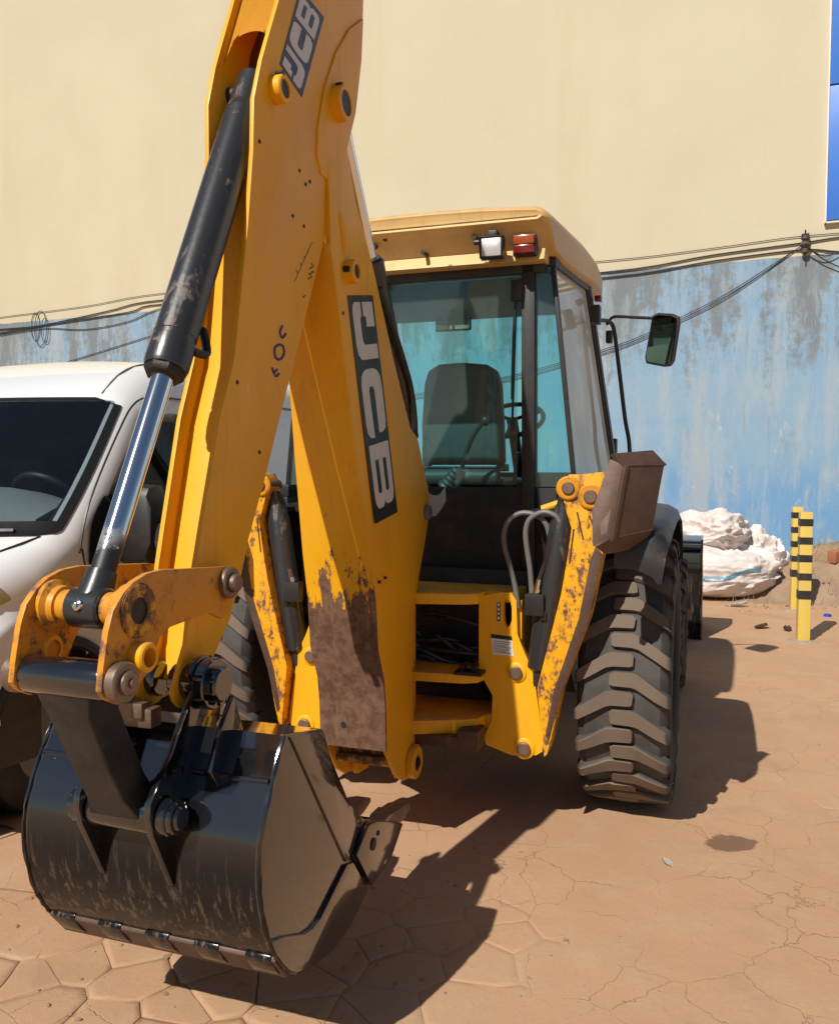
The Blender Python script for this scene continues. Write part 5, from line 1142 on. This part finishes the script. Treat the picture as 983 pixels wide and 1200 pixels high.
def vstat(i):
    i0 = int(math.floor(i)); f = i - i0; i1 = min(i0 + 1, len(st) - 1)
    y = st[i0][0] * (1 - f) + st[i1][0] * f; z = st[i0][1] * (1 - f) + st[i1][1] * f
    a, b = st[max(i0 - 1 if f < .5 else i0, 0)], st[min(i0 + 1 if f < .5 else i0 + 2, len(st) - 1)]
    t = Vector((b[0] - a[0], b[1] - a[1])).normalized(); return y, z, Vector((-t.y, t.x))
def vskin(i, q, off=0.0):                       # q in [-1,1] across; the outer fifth on each side rolls over into the side
    y, z, n = vstat(i); rr = .10 if 8 <= i <= 14 else (.14 if i < 8 else .17)
    W_ = vw(y, z - .05); s = 1 if q >= 0 else -1; a = abs(q)
    bow = .30 * soft((1.6 - y) / 1.8) if y < 1.6 else 0.0
    if y > 4.3: rr = .06
    if a <= .8: x = (W_ - rr) * a / .8; dn = 0
    else: ph = (a - .8) / .2 * math.pi / 2; x = W_ - rr + rr * math.sin(ph); dn = rr * (1 - math.cos(ph))
    cr = .045 * soft((y - .5) / .8) * (x / W_) ** 2 if y < 4.3 else .045 * (x / W_) ** 2
    return Vector((s * x, y + bow * (x / W_) ** 2.4 - n.x * (dn - off), z - n.y * (dn - off) - cr))
bm = B(); QS = [-1, -.96, -.92, -.88, -.84, -.8] + [-.8 + .1 * k for k in range(1, 16)] + [.8, .84, .88, .92, .96, 1]
gv = [[bm.verts.new(vskin(i, q)) for q in QS] for i in range(len(st))]
for i in range(len(st) - 1):
    for k in range(len(QS) - 1):
        if I0 <= i < I1 and abs((QS[k] + QS[k + 1]) / 2) < .8: continue
        bm.faces.new((gv[i][k], gv[i][k + 1], gv[i + 1][k + 1], gv[i + 1][k]))
ROWS = 26
def wx(y, z, e):                                # side skin between the shoulder edge e and the sill
    return vw(y, z) * (1 - .03 * soft((.5 - z) / .3))
for s, kq in ((1, len(QS) - 1), (-1, 0)):
    cols = []
    for i in range(len(st) - 1):
        a, b = gv[i][kq].co, gv[i + 1][kq].co
        m = max(1, int(abs(b.y - a.y) / .06))
        for u in range(m): cols.append((a.lerp(b, u / m), gv[i][kq] if u == 0 else None))
    cols.append((gv[-1][kq].co.copy(), gv[-1][kq]))
    prev = None
    for e, v0 in cols:
        col = [v0 if v0 else bm.verts.new(e)]
        z1 = min(.30, e.z - .002)
        for r in range(1, ROWS + 1):
            z = e.z + (z1 - e.z) * r / ROWS; t = r / ROWS; x = s * wx(e.y, z, e); x = x if t > .12 else e.x + (x - e.x) * soft(t / .12)
            col.append(bm.verts.new((x, e.y, z)))
        if prev:
            for r in range(ROWS):
                c = (prev[r].co + col[r + 1].co) / 2
                if any(math.hypot(c.y - wy, c.z - .36) < .41 for wy in (0, 3.5)): continue
                try: bm.faces.new((prev[r], prev[r + 1], col[r + 1], col[r]))
                except ValueError: pass
        prev = col
bmesh.ops.remove_doubles(bm, verts=bm.verts[:], dist=1e-4)
body = obj('body', bm, 'van_white', van, deg=50)
bm = B(); rows = []
NI, NQ = 26, 30
for j in range(NI + 1):
    t = j / NI; i = I0 - .35 + (I1 - I0 + .55) * t; d_ = min(t, 1 - t); rc = .10
    sh_ = 0 if d_ > rc else .085 * (1 - math.sqrt(max(0, 1 - ((rc - d_) / rc) ** 2)))
    wq = .835 - sh_
    rows.append([bm.verts.new(vskin(i, wq * (-1 + 2 * k / NQ), .006)) for k in range(NQ + 1)])
for a, b in zip(rows, rows[1:]):
    for k in range(NQ): bm.faces.new((a[k], a[k + 1], b[k + 1], b[k]))
obj('windscreen', bm, 'van_glass', van)
# black surround behind the glass edge
bm = B(); rows2 = []
for j in range(NI + 1):
    t = j / NI; i = I0 - .38 + (I1 - I0 + .60) * t; d_ = min(t, 1 - t); rc = .10
    sh_ = 0 if d_ > rc else .085 * (1 - math.sqrt(max(0, 1 - ((rc - d_) / rc) ** 2)))
    wq = .872 - sh_; rows2.append([vskin(i, s * (wq - e), .008) for s in (-1, 1) for e in ((0, .045) if s < 0 else (.045, 0))])
for a, b in zip(rows2, rows2[1:]):
    for k in (0, 2): bm.faces.new([bm.verts.new(p) for p in (a[k], a[k + 1], b[k + 1], b[k])])
for j0, j1 in ((0, 3), (NI - 1, NI)):
    for j in range(j0, j1):
        for k in range(NQ):
            q = []
            for jj, kk in ((j, k), (j, k + 1), (j + 1, k + 1), (j + 1, k)):
                t = jj / NI; i = I0 - .38 + (I1 - I0 + .60) * t; d_ = min(t, 1 - t); sh_ = 0 if d_ > .10 else .085 * (1 - math.sqrt(max(0, 1 - ((.10 - d_) / .10) ** 2)))
                q.append(bm.verts.new(vskin(i, (.872 - sh_) * (-1 + 2 * kk / NQ), .008)))
            bm.faces.new(q)
bmesh.ops.remove_doubles(bm, verts=bm.verts[:], dist=1e-4); obj('windscreen_seal', bm, 'seam', van)
# cabin inside: floor, bulkhead, dash, steering wheel, seats
bm = B(); box(bm, (-.80, -.15, .62), (.80, 1.75, .66)); box(bm, (-.84, 1.72, .62), (.84, 1.76, 2.1)); obj('cabin_lining', bm, 'black_matte', van)
bm = B(); loft(bm, [[(x, y, z + .09 * math.exp(-((x - .42) / .28) ** 2)) for y, z in ((.0, 1.16), (.10, 1.33), (.30, 1.40), (.50, 1.37), (.56, 1.15), (.5, .9))] for x in [-.80 + .08 * k for k in range(21)]]); obj('dashboard', bm, 'van_dash', van, deg=50)
c = Vector((.42, .64, 1.40)); dd_, u_, v_ = basis((0, .75, .66)); bm = B(); tube(bm, [c + (u_ * math.cos(2 * math.pi * k / 28) + v_ * math.sin(2 * math.pi * k / 28)) * .20 for k in range(29)], .017, 8, 2)
tube(bm, [c + u_ * .19, c - dd_ * .03, c - u_ * .19], .022, 8, 6); cyl(bm, c - dd_ * .08, c, .06, n=18); cyl(bm, c - dd_ * .35, c - dd_ * .05, .04, n=12); obj('steering_wheel', bm, 'van_black', van)
for x in (-.42, .42):
    bm = B(); plate(bm, [(.95, .9), (1.30, .9), (1.42, 1.62), (1.34, 1.66), (1.24, 1.2), (.9, 1.06)], 0, x - .22, x + .22); obj('seat', bm, 'black_matte', van, bevel=.05, seg=3)
for s in (1, -1):
    bm = B(); plate(bm, [(.10, .62), (.10, 1.27), (.36, 1.50), (.62, 1.76), (.80, 1.92), (1.0, 1.98), (1.72, 2.0), (1.72, .62)], 0, s * .80, s * .825); obj('door_lining', bm, 'black_plastic', van)
# side windows, seams and trim on both flanks
for s in (1, -1):
    def sp3(y, z, off=.004): return Vector((s * (vw(y, z) + off), y, z))
    def panel(name, pts, mat, off=.004, th=.01):
        P = [(p.y, p.z) for p in spline([(0, *q) for q in pts + pts[:1]], 4)][:-1]
        y0_, y1_ = min(p[0] for p in P) + .002, max(p[0] for p in P) - .002; rows_ = []
        for k in range(25):
            y = y0_ + (y1_ - y0_) * k / 24; zs = []
            for a, b in zip(P, P[1:] + P[:1]):
                if (a[0] - y) * (b[0] - y) <= 0 and a[0] != b[0]: zs.append(a[1] + (b[1] - a[1]) * (y - a[0]) / (b[0] - a[0]))
            rows_.append([(y, min(zs) + (max(zs) - min(zs)) * r / 12) for r in range(13)])
        bm = B(); vs = [[bm.verts.new(sp3(y, z, off)) for y, z in r] for r in rows_]
        for a, b in zip(vs, vs[1:]):
            for k in range(12): bm.faces.new((a[k], a[k + 1], b[k + 1], b[k]))
        bmesh.ops.solidify(bm, geom=bm.faces[:], thickness=th)
        return obj(name, bm, mat, van, deg=60)
    panel('side_window', [(.30, 1.20), (.33, 1.34), (.62, 1.68), (.82, 1.86), (.98, 1.89), (1.36, 1.89), (1.40, 1.84), (1.40, 1.30), (1.36, 1.20), (.9, 1.175)], 'van_side_glass', .006)
    panel('mirror_base', [(.22, 1.12), (.26, 1.32), (.40, 1.45), (.44, 1.20), (.36, 1.05)], 'van_black', .012, .02)
    for seq in ([(.17, 1.18), (.27, 1.42), (.55, 1.76), (.75, 1.94), (.98, 1.98), (1.40, 1.98), (1.46, 1.93), (1.47, .5)], [(.19, 1.20), (.24, 1.0), (.36, .86)], [(1.47, .46), (.6, .44)], [(1.55, 2.02), (4.42, 2.02)]):
        bm = B(); tube(bm, [sp3(y, z, .001) for y, z in seq], .0055, 6, 5); obj('door_seam', bm, 'seam', van)
    bm = B(); loft(bm, [[sp3(y, .62, -.004), sp3(y, .62, .014), sp3(y, .50, .014), sp3(y, .50, -.004)] for y in (.55, .9, 1.4, 2.0, 2.6, 3.0)]); obj('rub_strip', bm, 'van_black', van, bevel=.005)
    bm = B(); c = Vector((s * 1.12, .47, 1.30))
    loft(bm, [[c + Vector((s * (x * .11), y, z * k)) for x, z in ((-1, -.18), (-.4, -.22), (.7, -.20), (1, -.12), (1.05, .12), (.8, .20), (-.3, .21), (-1, .15))] for y, k in ((-.09, .72), (-.06, .93), (.0, 1.0), (.05, .98), (.055, .90))]); obj('mirror_housing', bm, 'van_black', van, bevel=.012)
    bm = B(); box(bm, (min(s * .95, s * 1.06), .42, 1.12), (max(s * .95, s * 1.06), .50, 1.19)); obj('mirror_arm', bm, 'van_black', van, bevel=.012)
    for wy in (0, 3.5):
        bm = B(); lathe(bm, (s * .93, wy, .345), (-s, 0, 0), [(.20, 0), (.24, -.004), (.30, -.004), (.335, .02), (.345, .05), (.345, .17), (.33, .2), (.2, .2)], 40, caps=False); wt = obj('tyre', bm, 'van_rubber', van)
        bm = B(); lathe(bm, (s * .93, wy, .345), (-s, 0, 0), [(.21, .0), (.205, .03), (.16, .035), (.07, .01), (.03, -.01), (.0, -.012)], 28); obj('wheel_cover', bm, 'hose_grey', van)
        bm = B(); tube(bm, [sp3(wy + .425 * math.cos(R_(a)), .36 + .425 * math.sin(R_(a)), -.005) for a in range(-10, 191, 10)], .030, 8, 2); obj('arch_trim', bm, 'van_black', van)
        bm = B(); lathe(bm, (s * .955, wy, .36), (-s, 0, 0), [(.435, 0), (.435, .42), (.0, .42)], 32, caps=False); obj('wheel_well', bm, 'black_matte', van)
    # headlamp wrapping round the front corner
    bm = B(); hl = []
    for t in range(9):
        u = t / 8; i = 3.0 + 3.2 * u
        hl.append([vskin(i, s * (q), .010) for q in [(.60 + .29 * u) + (.385 - .29 * u) * k / 8 for k in range(9)]])
    vs = [[bm.verts.new(p) for p in r] for r in hl]
    for a, b in zip(vs, vs[1:]):
        for k in range(8): bm.faces.new((a[k], a[k + 1], b[k + 1], b[k]))
    obj('headlamp', bm, 'headlight_glass', van)
# bumper wrapping the nose, grille, bonnet seam
bm = B(); vs = []
for j in range(10):
    i = 0 + 2.55 * j / 9; vs.append([bm.verts.new(vskin(i, -1 + 2 * k / 40, .016)) for k in range(41)])
for a, b in zip(vs, vs[1:]):
    for k in range(40): bm.faces.new((a[k], a[k + 1], b[k + 1], b[k]))
for s in (1, -1):
    rows = []
    for j in range(9):
        y = -.98 + .56 * j / 8; rows.append([bm.verts.new((s * (vw(y, .5) + .012), y + .30, z)) for z in (.30, .42, .55, .66)])
    for a, b in zip(rows, rows[1:]):
        for k in range(3): bm.faces.new((a[k], a[k + 1], b[k + 1], b[k]))
obj('bumper', bm, 'van_black', van, deg=60)
bm = B(); vs = []
for j in range(5): vs.append([bm.verts.new(vskin(2.75 + .85 * j / 4, -.5 + k / 10, .008)) for k in range(11)])
for a, b in zip(vs, vs[1:]):
    for k in range(10): bm.faces.new((a[k], a[k + 1], b[k + 1], b[k]))
obj('grille', bm, 'van_black', van)
for s in (1, -1):
    bm = B(); tube(bm, [vskin(8.6, s * .80, .001), vskin(7.5, s * .76, .001), vskin(6.4, s * .71, .001), vskin(5.6, s * .66, .001)], .005, 6, 4); obj('bonnet_seam', bm, 'seam', van)
bm = B(); tube(bm, [vskin(8.9, q, .014) for q in (-.72, -.3, .1, .45, .70)], .014, 6, 4); obj('wiper', bm, 'van_black', van)
for s in (1, -1):
    bm = B(); tube(bm, [vskin(i, s * .80, .0005) for i in (14.6, 16, 17, 18, 19, 21, 24, 28, 32)], .005, 6, 3); obj('roof_seam', bm, 'hose_grey', van)
